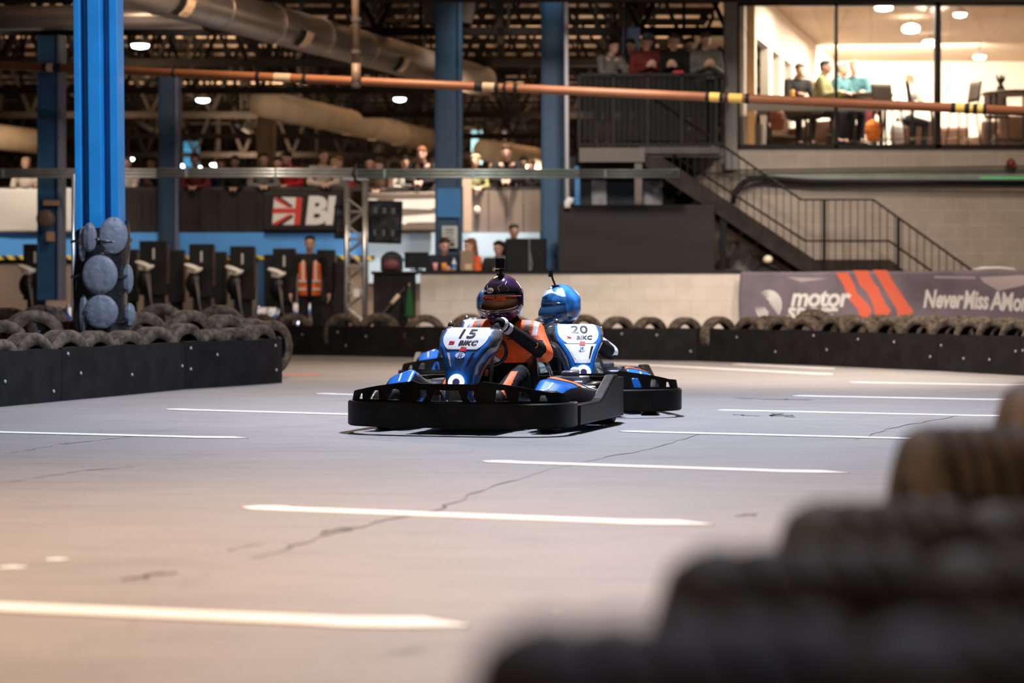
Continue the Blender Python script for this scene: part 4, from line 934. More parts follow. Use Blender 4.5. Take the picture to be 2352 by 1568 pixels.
# far barrier row
def far_y(px):
    q = [(p.x/p.y*F+CX, p.y) for p in fpts]
    for (x0, y0), (x1, y1) in zip(q, q[1:]):
        if x0 <= px <= x1: return y0+(y1-y0)*(px-x0)/(x1-x0)
    return fpts[-1].y
g = 'upright tyres along the far barrier'
fl_ = [(600, 720, -80, 1), (675, 718, -84, .98), (788, 719, -80, 1), (872, 718, -100, 1.02), (976, 722, -92, 1), (1078, 720, -86, 1.04), (1180, 724, -80, 1), (1262, 722, -70, .9), (1340, 722, -75, .9)]
for i, (px, py, rz, s) in enumerate(fl_):
    tyre(px, py, far_y(px)+.30, rz, 'upright tyre behind the far barrier, %s right of the near barrier\'s end' % ORD[i], g, s)
fm = [(1418, 726, -62), (1492, 727, -60), (1573, 728, -62), (1650, 726, -60)]
for i, (px, py, rz) in enumerate(fm):
    tyre(px, py, far_y(px)+.30, rz, 'upright tyre before the white wall, %s right of the blue-helmeted driver' % ORD[i], g, .84)
fr = [(1728, 727), (1800, 726), (1850, 727), (1918, 723), (1982, 728), (2048, 727), (2118, 726), (2186, 729), (2236, 731), (2290, 731), (2342, 735), (2395, 738)]
for i, (px, py) in enumerate(fr):
    tyre(px, py, far_y(px)+.34, -134-(i*31) % 12, 'tyre in the front row below the purple banner, %s from the left' % ORD[i], g, .9 if i < 8 else .8)
fb = [(1765, 724), (1868, 710), (1955, 722), (2022, 722), (2085, 722), (2150, 722), (2215, 724), (2262, 726), (2318, 728), (2375, 730)]
for i, (px, py) in enumerate(fb):
    tyre(px, py, far_y(px)+.95, -125 if i != 1 else -100, 'tyre in the back row below the purple banner, %s from the left%s' % (ORD[i], ', tipped up' if i == 1 else ''), g, .92, tilt=0 if i != 1 else 14)
# blurred tyres next to the camera
g = 'blurred tyres in front of the camera'
near = [(1.30, .10, 1425, 4), (1.97, .265, 1255, 2), (2.62, .445, 1148, 0), (3.55, .745, 975, -2), (4.6, 1.15, 878, -4), (5.6, 1.55, 858, -4)]
for i, (Y, X, py, rz) in enumerate(near):
    tyre(0, py, Y, rz, 'blurred foreground tyre, %s step of the rising row from the bottom' % ORD[i], g, 1.0, X=X)
k = 0
for (Y, X, py, rz) in near[:5]:
    for j in (1, 2):
        if X+.22*j > .235*Y+.35: continue
        tyre(0, py+10*j, Y+.03*j, rz, 'dark blurred tyre right of the rising foreground row, %s from the bottom' % ORD[k], g, 1.0, X=X+.225*j); k += 1
# ================================================================== go-kart
KB = mat('kart_blue', (.012, .17, .62), .22, var=.06, scale=5, coat=.7)
KW = mat('kart_white', (.84, .85, .88), .25, coat=.5)
KG = mat('kart_grey', (.09, .10, .115), .3, coat=.4); KS = mat('kart_silver', (.16, .165, .18), .22, .5, var=.9, scale=9, coat=.8)
BP = mat('scuffed_black_bumper', (.0060, .0056, .0045), .42, var=1.5, scale=6, bump=.3, spec=.2)
RED = mat('red_sticker', (.75, .03, .03), .4); ORG = mat('orange_sticker', (.85, .17, .03), .4); INK = mat('black_ink', (.012, .012, .016), .4)
CHR = mat('chrome', (.75, .76, .78), .12, 1)
def cat_path(ctrl, n=12):
    pts = [Vector(p).to_2d() for p in ctrl]; out = []
    for i in range(len(pts)-1):
        p0 = pts[max(i-1, 0)]; p1 = pts[i]; p2 = pts[i+1]; p3 = pts[min(i+2, len(pts)-1)]
        for k in range(n):
            t = k/n; out.append(.5*((2*p1)+(p2-p0)*t+(2*p0-5*p1+4*p2-p3)*t*t+(3*p1-p0-3*p2+p3)*t**3))
    out.append(pts[-1]); return out
half = cat_path([(0, -.985, 0), (.2, -.983, 0), (.40, -.962, 0), (.56, -.915, 0), (.665, -.82, 0), (.705, -.69, 0), (.705, -.56, 0)])
acc = [0]
for p, q in zip(half, half[1:]): acc.append(acc[-1]+(q-p).length)
def front(s, off=0):
    a = min(abs(s), acc[-1]-1e-4); i = 0
    while acc[i+1] < a: i += 1
    t = (a-acc[i])/(acc[i+1]-acc[i]); p = half[i].lerp(half[i+1], t); d = (half[i+1]-half[i]).normalized(); n = Vector((d.y, -d.x))
    p = p+n*off                       # outward = front / side
    return Vector((p.x if s >= 0 else -p.x, p.y))
def band(b, s0, s1, z0, z1, o0, th, n=60):
    rows = []
    for i in range(n+1):
        s = s0+(s1-s0)*i/n; A = front(s, o0); B = front(s, o0-th)
        rows.append([b.bm.verts.new((A.x, A.y, z0+.01)), b.bm.verts.new((A.x, A.y, z1-.008)), b.bm.verts.new((front(s, o0-.008).x, front(s, o0-.008).y, z1)), b.bm.verts.new((B.x, B.y, z1)), b.bm.verts.new((B.x, B.y, z0)), b.bm.verts.new((front(s, o0-.01).x, front(s, o0-.01).y, z0))])
    for i in range(n):
        for k in range(6): b._f([rows[i][k], rows[i+1][k], rows[i+1][(k+1) % 6], rows[i][(k+1) % 6]])
    b._f(rows[0]); b._f(rows[-1][::-1])
def plate_cdt(outline, holes, fn, th, step=.03):
    """sheet in (s, z) with holes, pushed out to thickness"""
    pts = []; edges = []
    def loop(poly):
        q = []
        for a, c in zip(poly, poly[1:]+poly[:1]):
            n = max(1, int(math.hypot(c[0]-a[0], c[1]-a[1])/step))
            for k in range(n): q.append((a[0]+(c[0]-a[0])*k/n, a[1]+(c[1]-a[1])*k/n))
        s = len(pts); pts.extend(Vector(p) for p in q); edges.extend((s+i, s+(i+1) % len(q)) for i in range(len(q)))
    loop(outline)
    for h in holes: loop(h)
    vs, es, fs, *_ = delaunay_2d_cdt(pts, edges, [], 1, 1e-5)
    def inside(p, poly):
        c = False
        for a, d in zip(poly, poly[1:]+poly[:1]):
            if (a[1] > p[1]) != (d[1] > p[1]) and p[0] < (d[0]-a[0])*(p[1]-a[1])/(d[1]-a[1])+a[0]: c = not c
        return c
    b = MB(); A = [b.bm.verts.new(fn(v.x, v.y, 0)) for v in vs]; B = [b.bm.verts.new(fn(v.x, v.y, -th)) for v in vs]; cnt = {}
    for f in fs:
        c = sum((vs[i] for i in f), Vector((0, 0)))/len(f)
        if not inside(c, outline) or any(inside(c, h) for h in holes): continue
        b._f([A[i] for i in f]); b._f([B[i] for i in reversed(f)])
        for i, j in zip(f, list(f[1:])+[f[0]]): cnt.setdefault((min(i, j), max(i, j)), []).append((i, j))
    for e, l in cnt.items():
        if len(l) == 1: i, j = l[0]; b._f([A[j], A[i], B[i], B[j]])
    return b
def quadpoly(c, w0, w1, z0, z1, sl=0): return [(c-w0, z0), (c+w0, z0), (c+w1+sl, z1), (c-w1+sl, z1)]
# nose fairing rows: z, y, half width, how far the cheeks wrap back
NR = [(.635, -.470, .125, .05), (.625, -.515, .150, .06), (.575, -.585, .158, .10), (.515, -.645, .150, .14), (.455, -.690, .118, .15), (.39, -.725, .092, .14), (.32, -.748, .080, .12), (.25, -.765, .076, .10), (.20, -.775, .074, .08)]
def nose(u, v, off=0):
    """u -1..1 across the face, v 0..1 from the top down"""
    x = max(0, min(len(NR)-1.0001, v*(len(NR)-1))); i = int(x); t = x-i; t2 = t
    r = [NR[i][k]+(NR[i+1][k]-NR[i][k])*t2 for k in range(4)]; z, y, w, cb = r
    X = u*w; yy = y+.028*u*u
    if abs(u) > 1: k = abs(u)-1; X = math.copysign(w+(.012+.040*max(0, 1-v*1.1))*math.sin(min(k, 1)*PI/2), u); yy = y+.028+cb*k; z -= .015*k
    j = NR[min(i+1, 8)]; dz = j[0]-NR[i][0]; dy = j[1]-NR[i][1]; nl = math.hypot(dz, dy) or 1; n = Vector((.35*u, dz/nl, -dy/nl)).normalized()
    return Vector((X, yy, z))+n*off
def nxy(cx, cv, k=1.0, off=.004):
    """flat artwork in metres -> the nose face centred on row cv"""
    def f(x, y):
        x_ = max(0, min(7.999, cv*8)); i = int(x_); t = x_-i; w = NR[i][2]+(NR[i+1][2]-NR[i][2])*t
        L = math.hypot(NR[i+1][0]-NR[i][0], NR[i+1][1]-NR[i][1]); return nose(cx+x/w, cv-y/(L*8), off)
    return f
def pod(side, u, v, off=0):
    ys = [-.47, -.455, -.33, -.14, .10, .30, .38]; tops = [.22, .31, .395, .335, .295, .275, .20] if side < 0 else [.20, .27, .335, .345, .31, .275, .19]; hw = [.07, .105, .13, .14, .14, .13, .10]; cx = [.47, .475, .49, .51, .52, .53, .53]
    x = max(0, min(5.999, v*6)); i = int(x); t = x-i; t = t*t*(3-2*t); L = lambda a: a[i]+(a[i+1]-a[i])*t
    y = L(ys); top = L(tops)+off; w = L(hw)+off; c = L(cx); zb = .10
    z = zb+(top-zb)*(max(0, 1-abs(u)**5))**.5*(1-.30*(u+1)/2); return Vector((side*(c+u*w), y, z))
def kart_tyre(w, r):
    b = MB(); p = [(r*.52, -w*.42), (r*.75, -w*.5), (r*.93, -w*.47), (r, -w*.36), (r, w*.36), (r*.93, w*.47), (r*.75, w*.5), (r*.52, w*.42), (r*.5, 0)]; b.lathe(p, axis='X', seg=28, closed=True); return b
def build_kart(num, label, loc, rz, steer=R(38), fl=KB):
    t = thing('go_kart', label, 'go-kart', loc, rz, 'racing go-karts')
    # front bumper: lower band and cut-out plate
    b = MB(); band(b, -acc[-1]+.01, acc[-1]-.01, .045, .195, 0, .045, 90); fb_ = b.build('front_bumper', BP, t, smooth=False)
    top = [(-.77, .19), (-.765, .235), (-.73, .252), (-.60, .268), (-.46, .290), (-.30, .312), (-.22, .322), (-.17, .306), (.17, .306), (.22, .322), (.30, .312), (.46, .290), (.62, .262), (.80, .25), (.845, .235), (.86, .19)]
    out = [(-.77, .17)]+top+[(.86, .17)]
    holes = [[(-.10, .202), (.10, .202), (.070, .268), (-.070, .268)]]
    for s_ in (-1, 1):
        holes += [[(s_*.130, .268), (s_*.170, .268), (s_*.165, .235), (s_*.19, .202), (s_*.150, .202), (s_*.125, .235)],
                  [(s_*.30, .208), (s_*.385, .208), (s_*.355, .272), (s_*.305, .272)], [(s_*.44, .210), (s_*.52, .210), (s_*.49, .262), (s_*.45, .262)],
                  [(s_*.575, .208), (s_*.64, .208), (s_*.625, .242), (s_*.585, .242)]]
    def pf(s, z, o):
        p = front(s, -.022-(z-.17)*.18+o); return Vector((p.x, p.y, z))
    plate_cdt(out, holes, pf, .018).build('bumper_plate', BP, t)
    # side and rear guards
    for s_ in (-1, 1):
        b = MB(); path = [(.705, -.545), (.715, -.2), (.715, .30), (.715, .62)]
        prof = [(-.545, .175), (-.30, .175), (-.05, .175), (.02, .19), (.36, .325), (.44, .325), (.54, .27)]
        pts = [(-.545, .05)]+[(y, z) for y, z in prof]+[(.54, .05)]
        b.prism([(y, z) for y, z in pts], (s_*-.07, 0, 0), (s_*.715, 0, 0), (0, 1, 0), (0, 0, 1)); b.build('side_guard', BP, t, bevel=.012)
    b = MB(); rp = [(-.69, .55), (-.695, .68), (-.64, .77), (-.5, .80), (0, .81), (.5, .80), (.64, .77), (.695, .68), (.69, .55)]; pp = cat_path([(x, y, 0) for x, y in rp], 6); rows = []
    for i, p in enumerate(pp):
        d = (pp[min(i+1, len(pp)-1)]-pp[max(i-1, 0)]).normalized(); n = Vector((d.y, -d.x)); q = p+n*.06
        rows.append([b.bm.verts.new((p.x, p.y, .05)), b.bm.verts.new((p.x, p.y, .30)), b.bm.verts.new((q.x, q.y, .30)), b.bm.verts.new((q.x, q.y, .05))])
    for i in range(len(rows)-1):
        for k in range(4): b._f([rows[i][k], rows[i+1][k], rows[i+1][(k+1) % 4], rows[i][(k+1) % 4]])
    b._f(rows[0]); b._f(rows[-1][::-1]); b.build('rear_bumper', BP, t)
    # chassis
    b = MB()
    for s_ in (-1, 1): b.tube([(s_*.18, -.86, .09), (s_*.24, -.6, .08), (s_*.30, -.2, .07), (s_*.33, .3, .08), (s_*.30, .85, .10)], .016, 8); b.tube([(s_*.28, -.35, .08), (s_*.62, -.30, .12), (s_*.64, .32, .12), (s_*.31, .36, .09)], .012, 8)
    for y in (-.82, -.55, .05, .62): b.tube([(-.27, y, .08), (.27, y, .08)], .015, 8)
    b.build('chassis', mat('frame_blue', (.02, .25, .42), .3, .3), t, smooth=True)
    b = MB(); b.box((0, -.38, .065), (.56, .95, .008)); b.build('floor_tray', KG, t)
    b = MB(); b.tube([(-.62, .56, .135), (.62, .56, .135)], .02, 10); b.build('rear_axle', CHR, t)
    b = MB(); b.tube([(-.42, -.52, .135), (.42, -.52, .135)], .012, 8); b.build('tie_rod', CHR, t)
    for s_ in (-1, 1):
        for y, w, r, x in ((-.52, .12, .128, .515), (.56, .175, .138, .575)):
            wb_ = kart_tyre(w, r); o = wb_.build('tyre', mat('slick_rubber', (.018, .017, .017), .55, var=.5, scale=20), t, smooth=True); o.location = (s_*x, y, r)
            b = MB(); b.lathe([(r*.2, w*.30), (r*.25, w*.36), (r*.5, w*.32), (r*.53, w*.42), (r*.55, w*.42), (r*.55, -w*.42), (r*.5, -w*.40), (r*.2, -w*.3)], axis='X', seg=20); k = b.build('wheel_rim', CHR, o, smooth=False)
            if y < 0: o.rotation_euler = (0, 0, -R(14))
    # nose fairing with cheeks
    b = MB(); us = [-2, -1.75, -1.5, -1.25, -1.0, -.8, -.5, -.2, 0, .2, .5, .8, 1.0, 1.25, 1.5, 1.75, 2]; nv = 32
    g = [[b.bm.verts.new(nose(u, j/nv)) for u in us] for j in range(nv+1)]
    for j in range(nv):
        for i in range(len(us)-1):
            f = b._f([g[j][i], g[j][i+1], g[j+1][i+1], g[j+1][i]])
            if f: f.material_index = 1 if (us[i] < -1.01 or us[i+1] > 1.01) and j < 22 else 0
    no = b.build('nose_fairing', [fl, KS], t, smooth=True); so = no.modifiers.new('s', 'SOLIDIFY'); so.thickness = .006
    def patch(u0, u1, v0, v1, m, nm, par=no, off=.003, n=14, shape=None):
        b = MB(); g = []
        for j in range(n+1):
            v = v0+(v1-v0)*j/n; k = shape(j/n) if shape else 1
            g.append([b.bm.verts.new(nose((u0+(u1-u0)*i/n)*k, v, off)) for i in range(n+1)])
        for j in range(n):
            for i in range(n): b._f([g[j][i], g[j][i+1], g[j+1][i+1], g[j+1][i]])
        return b.build(nm, m, par, smooth=True)
    shp = lambda s_: 1 if s_ < .62 else 1-(.30*((s_-.62)/.38)**2)
    pl = patch(-.90, .90, .03, .40, KW, 'number_plate', shape=shp)
    if num in ('20',): patch(-.80, .80, .41, .66, KW, 'white_nose_panel', shape=lambda s_: 1-.25*s_)
    text_on(num, .120, INK, nxy(.02, .205, off=.006), 'race_number', no, bold=.002, shear=.12, spacing=1.05)
    text_on('BIKC', .052, INK, nxy(.18, .325, off=.006), 'plate_lettering', no, bold=.002, shear=.2)
    text_on('=', .055, RED, nxy(-.50, .325, off=.006), 'plate_mark', no, bold=.004, shear=.2)
    text_on('MOTORSPORT', .020, INK, nxy(.0, .075, off=.006), 'plate_lettering', no, shear=.2, spacing=1.3)
    poly_on([(-.02, -.014), (.02, -.014), (.025, .014), (-.01, .02)], RED, nxy(.05, .405, off=.007), 'red_sticker', no)
    disc = lambda r0, n=20: [(r0*math.cos(2*PI*i/n), r0*.75*math.sin(2*PI*i/n)) for i in range(n)]
    poly_on(disc(.031), KW, nxy(.0, .475, off=.005), 'round_sticker', no); text_on('JS', .036, KB, nxy(.0, .475, off=.008), 'sticker_lettering', no, bold=.001, shear=.2)
    for s_ in (-1, 1):
        poly_on([(s_*.046, .05), (s_*.062, .052), (s_*.050, -.04), (s_*.038, -.05)], INK if s_ > 0 else KW, nxy(s_*.12, .53, off=.005), 'air_slot', no)
    # headlight ring
    c = nose(0, .775, .012); n = (nose(0, .775, .02)-nose(0, .775, 0)).normalized(); ex = Vector((1, 0, 0)); ey = n.cross(ex)
    b = MB(); b.tube([c+(ex*math.cos(2*PI*i/28)+ey*math.sin(2*PI*i/28))*.037 for i in range(28)], .014, 8, True); hl_ = b.build('headlight', mat('headlight_ring', (.93, .90, 1), .4, emit=3.2), t, smooth=True)
    b = MB(); b.tube([c-n*.006, c+n*.004], .027, 20); b.build('lens', mat('blue_lens', (.10, .14, .35), .1, coat=1), hl_)
    b = MB(); b.box((0, -.778, .245), (.11, .02, .09)); b.build('nose_grille', KG, t, bevel=.008)
    b = MB(); b.tube([(-.10, -.45, .60), (-.09, -.30, .45), (-.07, -.3, .1)], .012, 8); b.tube([(.10, -.45, .60), (.09, -.30, .45), (.07, -.3, .1)], .012, 8); b.build('nose_bracket', KG, t, smooth=True)
    b = MB(); b.ball(nose(-1.0, .02, .01), (.02, .02, .03)); b.build('fairing_clip', CHR, t, smooth=True)
    b = MB(); b.ball((.135, -.60, .225), .014); b.ball((.135, -.60, .265), .014); b.build('marker_light', mat('orange_marker', (1, .28, .08), .4, emit=2.5), t, smooth=True)
    # side pods
    for s_ in (-1, 1):
        b = MB(); nv = 30; nu = 18; g = [[b.bm.verts.new(pod(s_, math.sin((2*i/nu-1)*PI/2), j/nv)) for i in range(nu+1)] for j in range(nv+1)]
        for j in range(nv):
            for i in range(nu): b._f([g[j][i], g[j][i+1], g[j+1][i+1], g[j+1][i]])
        b._f(g[0]); b._f(g[-1][::-1]); p = b.build('side_pod', fl, t, smooth=True)
        def pp_(u0, u1, v0, v1, m, nm, slope=0):
            b = MB(); n = 10; g = [[b.bm.verts.new(pod(s_, u0+(u1-u0)*i/n, v0+(v1-v0)*j/n+slope*(i/n), .004)) for i in range(n+1)] for j in range(n+1)]
            for j in range(n):
                for i in range(n): b._f([g[j][i], g[j][i+1], g[j+1][i+1], g[j+1][i]])
            b.build(nm, m, p, smooth=True)
        pp_(-.65, .70, .40, .50, ORG, 'orange_stripe', .06); pp_(-.68, .68, .56, .90, KW, 'white_panel', .05); pp_(-.04, .06, .22, .30, KW, 'pod_mark'); pp_(-.97, -.70, .0, .95, INK, 'edge_stripe'); pp_(.72, .97, .0, .95, INK, 'edge_stripe'); pp_(.0, .3, .14, .175, RED, 'pod_mark')
    # low fuel tank between the rails
    b = MB(); b.box((0, -.12, .145), (.20, .24, .14)); b.build('fuel_tank', KW, t, bevel=.03)
    # steering
    wc, wn, wv_ = Vector((0, -.19, .50)), Vector((0, .75, .66)), Vector((0, -.66, .75))
    b = MB(); b.tube([wc-wn*.01, Vector((0, -.52, .14))], .012, 8); b.build('steering_column', CHR, t)
    rimp = [wc+(Vector((1, 0, 0))*math.cos(a)*1.0+wv_*math.sin(a))*.145 for a in [2*PI*i/32 for i in range(32)]]
    b = MB(); b.tube(rimp, .0125, 10, True); sw = b.build('steering_wheel', BLACK(), t, smooth=True)
    b = MB()
    for a in (steer, steer+PI, steer-PI/2): b.bar(wc-wn*.012, wc+(Vector((1, 0, 0))*math.cos(a)+wv_*math.sin(a))*.143, .024, .006, up=wn)
    b.lathe([(.04, -.01), (.045, .006), (.02, .012)], wc-wn*.01, seg=16); b.build('wheel_spoke', KG, sw)
    for s_ in (-1, 1): b = MB(); b.box((s_*.15, -.72, .17), (.07, .012, .12)); b.tube([(s_*.15, -.715, .08), (s_*.15, -.72, .15)], .008, 6); b.build('pedal', CHR, t)
    # seat shell
    sp = [(-.02, .13, .165), (.10, .085, .185), (.24, .08, .195), (.37, .13, .205), (.45, .27, .205), (.50, .42, .195), (.535, .56, .17), (.55, .64, .125)]
    b = MB(); nu = 14; g = []
    for (y, z, w_) in sp:
        g.append([b.bm.verts.new((w_*math.sin(u*PI/2), y-.16*(abs(u)**2.2)*(1 if z > .2 else .0), z+(.12*(abs(u)**2.6) if z < .3 else .0))) for u in [2*i/nu-1 for i in range(nu+1)]])
    for j in range(len(g)-1):
        for i in range(nu): b._f([g[j][i], g[j][i+1], g[j+1][i+1], g[j+1][i]])
    se = b.build('seat', KG, t, smooth=True); so = se.modifiers.new('s', 'SOLIDIFY'); so.thickness = .008; so.offset = 1; sb = se.modifiers.new('sub', 'SUBSURF'); sb.levels = sb.render_levels = 1
    b = MB(); b.tube([(-.24, .52, .36), (-.20, .50, .45), (.20, .50, .45), (.24, .52, .36), (.26, .60, .12)], .012, 8); b.build('seat_stay', CHR, t, smooth=True)
    # engine and exhaust
    b = MB(); b.box((.40, .43, .21), (.20, .24, .20)); b.lathe([(.055, 0), (.06, .01), (.06, .035), (.05, .045)], (.40, .43, .30), seg=18); b.build('engine', KG, t, bevel=.01)
    b = MB()
    for k in range(5): b.box((.40, .43, .17+k*.028), (.225, .262, .008))
    b.build('cooling_fins', CHR, t)
    b = MB(); b.tube([(.48, .36, .24), (.60, .36, .26), (.63, .5, .26)], .022, 10); b.tube([(.63, .5, .26), (.63, .72, .26)], .04, 12); b.build('exhaust', CHR, t, smooth=True)
    b = MB(); b.box((-.42, .42, .20), (.18, .26, .18)); b.build('battery_box', KG, t, bevel=.015)
    for s_ in (-1, 1): b = MB(); b.ball((s_*.34, .78, .33), (.035, .03, .03)); b.tube([(s_*.34, .78, .20), (s_*.34, .78, .33)], .008, 6); b.build('roll_hoop_cap', KW, t, smooth=True)
    return t
kart15 = build_kart('15', 'blue go-kart number 15 with the orange-suited driver, nearest the camera', (-.125, 13.80, 0), R(-16))
kart20 = build_kart('20', 'blue and white go-kart number 20 just behind and right of kart 15', (.372, 15.69, 0), R(9), R(-20))
kart3 = build_kart('3', 'blue go-kart mostly hidden behind kart 15, its side pod showing at the left', (-.22, 19.6, 0), R(-6))
# two karts parked in the pit, only their plates show above the tyres
for px, Yk, lab in ((612, 33.2, 'parked go-kart left of the marshal, only its white plate showing above the tyres'), (692, 33.2, 'parked go-kart in front of the marshal, only its white plate showing above the tyres')):
    place(kart3, (XX(px, Yk)*(1 if px < 650 else 1.06), Yk+(.6 if px < 650 else 2.6), .06 if px < 650 else .12), 0, lab, 'go-karts parked in the pit')
place(kart3, (XX(140, 24.5), 25.2, .09), R(20), 'parked go-kart bodywork glinting behind the tyres left of the bright blue column', 'go-karts parked in the pit')

# ================================================================== drivers
def hand_grip(parts, c, t, o, n, flip=1, r=.0095):
    """five fingers closed on a rim: c place on rim, t rim direction, o away from the wheel centre, n towards the driver"""
    t = t.normalized()*flip
    P3 = lambda a, rad, along: c+t*along+(o*math.cos(a)+n*math.sin(a))*rad
    parts.append(('c', P3(R(35), .034, -.026), P3(R(35), .034, .026), .017, .016))          # palm across the rim
    parts.append(('c', P3(R(60), .046, -.022), P3(R(50), .050, .024), .016, .016)); parts.append(('c', P3(R(75), .05, -.02), P3(R(80), .085, -.0), .017, .022)); parts.append(('c', P3(R(60), .05, .02), P3(R(80), .085, .0), .017, .022))
    for i, (L, rr) in enumerate(((1.0, r), (1.08, r*1.04), (1.0, r), (.85, r*.9))):
        al = (i-1.5)*.021; angs = [20, -45*L, -105*L, -160*L]; rad = [.034, .030, .027, .024]
        q = [P3(R(a_), rd, al) for a_, rd in zip(angs, rad)]
        for k in range(3): parts.append(('c', q[k], q[k+1], rr*(1-.08*k), rr*(.92-.08*k)))
    q = [P3(R(70), .040, -.030), P3(R(110), .032, -.046), P3(R(160), .028, -.050)]
    parts.append(('c', q[0], q[1], .0115, .0105)); parts.append(('c', q[1], q[2], .0105, .009))
    return P3(R(82), .105, 0)
def helmet_fn(c, yaw, pitch=0, s=1.0):
    rot = Matrix.Rotation(yaw, 3, 'Z') @ Matrix.Rotation(pitch, 3, 'X')
    def H(az, el, off=0):
        d = Vector((math.sin(az)*math.cos(el), -math.cos(az)*math.cos(el), math.sin(el)))
        a, b_, c_ = .126, .155, .150
        r = 1/math.sqrt((d.x/a)**2+(d.y/b_)**2+(d.z/c_)**2)
        fr = max(0, math.cos(az))
        if el < .05: k = min(1, (.05-el)/.75); r += fr**1.5*(.026*math.sin(k*PI)+.034*k); r += .012*k*(1-fr)
        if abs(el+.02) < .34 and abs(az) < 1.35: k = (1-(abs(el+.02)/.34)**4)*(1-(abs(az)/1.35)**6); r -= .006*k
        r += .010*max(0, -math.cos(az))*math.exp(-((el-.25)/.25)**2)          # rear spoiler
        return c+rot @ (d*(r*s+off))
    return H, rot
def grid_on(H, a0, a1, e0, e1, m, nm, parent, off=0, n=24, k=10, efn=None, th=0):
    b = MB(); g = []
    for j in range(k+1):
        row = []
        for i in range(n+1):
            az = a0+(a1-a0)*i/n; ee0, ee1 = efn(az) if efn else (e0, e1); row.append(b.bm.verts.new(H(az, ee0+(ee1-ee0)*j/k, off)))
        g.append(row)
    for j in range(k):
        for i in range(n): b._f([g[j][i], g[j][i+1], g[j+1][i+1], g[j+1][i]])
    o = b.build(nm, m, parent, smooth=True)
    if th: s_ = o.modifiers.new('s', 'SOLIDIFY'); s_.thickness = th
    return o
def helmet(t, c, yaw, pitch, shell, style):
    H, rot = helmet_fn(Vector(c), yaw, pitch)
    b = MB(); n = 48; k = 30; e0 = -1.02; top = b.bm.verts.new(H(0, PI/2)); g = []
    for j in range(k):
        el = e0+(PI/2-e0)*j/k; g.append([b.bm.verts.new(H(2*PI*i/n, el if j else el)) for i in range(n)])
    for j in range(k-1):
        for i in range(n): b._f([g[j][i], g[j][(i+1) % n], g[j+1][(i+1) % n], g[j+1][i]])
    for i in range(n): b._f([g[-1][i], g[-1][(i+1) % n], top])
    rim = [b.bm.verts.new(H(2*PI*i/n, e0-.04, -.03)) for i in range(n)]
    for i in range(n): b._f([rim[i], rim[(i+1) % n], g[0][(i+1) % n], g[0][i]])
    b._f(rim[::-1])
    h = b.build('helmet', shell, t, smooth=True)
    if style == 'purple':
        vis = mat('gold_visor', (.36, .19, .10), .07, .9, coat=1); grid_on(H, -1.25, 1.12, 0, 0, vis, 'visor', h, .006, 30, 10, lambda a: (-.36+.05*a*a, .19-.05*a*a), .003)
        or_ = mat('orange_visor_strip', (.95, .13, .02), .35); blk = mat('gloss_black', (.006, .006, .008), .12, coat=1)
        grid_on(H, -1.15, -.75, 0, 0, or_, 'visor_strip', h, .0105, 8, 3, lambda a: (.04+.12*(-a-.75)/1, .16)); grid_on(H, -.55, .05, 0, 0, or_, 'visor_strip', h, .0105, 10, 3, lambda a: (.07, .16)); grid_on(H, .12, .50, 0, 0, or_, 'visor_strip', h, .0105, 10, 3, lambda a: (.0, .16)); grid_on(H, .5, 1.15, 0, 0, or_, 'visor_strip', h, .0105, 10, 3, lambda a: (.12-.03*(a-.5), .165))
        grid_on(H, -1.5, 1.5, 0, 0, blk, 'brow_panel', h, .002, 40, 8, lambda a: (.22-.04*a*a, .64+.10*math.cos(a*3)))
        slv = mat('silver_line', (.42, .38, .34), .25, .6)
        for a0, a1, e0_, e1_ in ((-.55, -.45, .35, .9), (.12, .30, .30, .72), (.62, .60, .38, .9), (-1.1, -.95, .3, .8)):
            b = MB(); b.tube([H(a0+(a1-a0)*i/8+.08*math.sin(i), e0_+(e1_-e0_)*i/8, .002) for i in range(9)], [.0006+.0018*math.sin(PI*i/8) for i in range(9)], 6); b.build('scroll_line', slv, h)
        for e_ in (.215, -.38): b = MB(); b.tube([H(-1.5+3.0*i/30, e_-.04*(-1.5+.1*i)**2, .004) for i in range(31)], .003, 6); b.build('trim_bead', slv, h)
        pk = mat('magenta_graphic', (.09, .012, .05), .3, var=1.2, scale=40); grid_on(H, -.9, 1.25, 0, 0, pk, 'chin_graphic', h, .002, 24, 6, lambda a: (-.86, -.62+.08*math.sin(a*7)))
        # badge with maker's lettering
        bd = lambda x, y: H(-.22+x/.15, .40+y/.14, .006)
        poly_on([(.030*math.cos(2*PI*i/24), .017*math.sin(2*PI*i/24)) for i in range(24)], mat('badge_white', (.85, .80, .76), .4), bd, 'badge', h, .02)
        text_on('BELL', .022, mat('badge_red', (.45, .02, .02), .4), lambda x, y: H(-.22+x/.15, .40+y/.14, .0085), 'badge_lettering', h, bold=.0008)
        for i in range(7): b = MB(); b.ball(H(-.9+.07*i*(1 if i % 2 else .7), .33+.035*((i*5) % 4), .002), .0035, 8); b.build('stud', KW, h)
        # small action camera on its mount
        q = H(.0, 1.38, 0); b = MB(); b.box(q+Vector((.0, 0, .006)), (.04, .05, .012)); b.tube([q+Vector((0, 0, .01)), q+Vector((.0, 0, .045))], .010, 8); b.tube([q+Vector((-.028, 0, .034)), q+Vector((.022, 0, .034))], .007, 8); b.box(q+Vector((-.03, 0, .034)), (.012, .012, .014)); b.build('camera_mount', BLACK(), h, bevel=.002)
        b = MB(); b.box(q+Vector((.0, 0, .078)), (.060, .036, .062)); b.box(q+Vector((0, 0, .111)), (.052, .03, .006)); b.build('action_camera', BLACK(), h, bevel=.006, smooth=False)
        b = MB(); b.tube([q+Vector((.012, -.018, .088)), q+Vector((.012, -.024, .088))], .011, 14); b.build('camera_lens', mat('lens_glass', (.01, .01, .015), .05, coat=1), h)
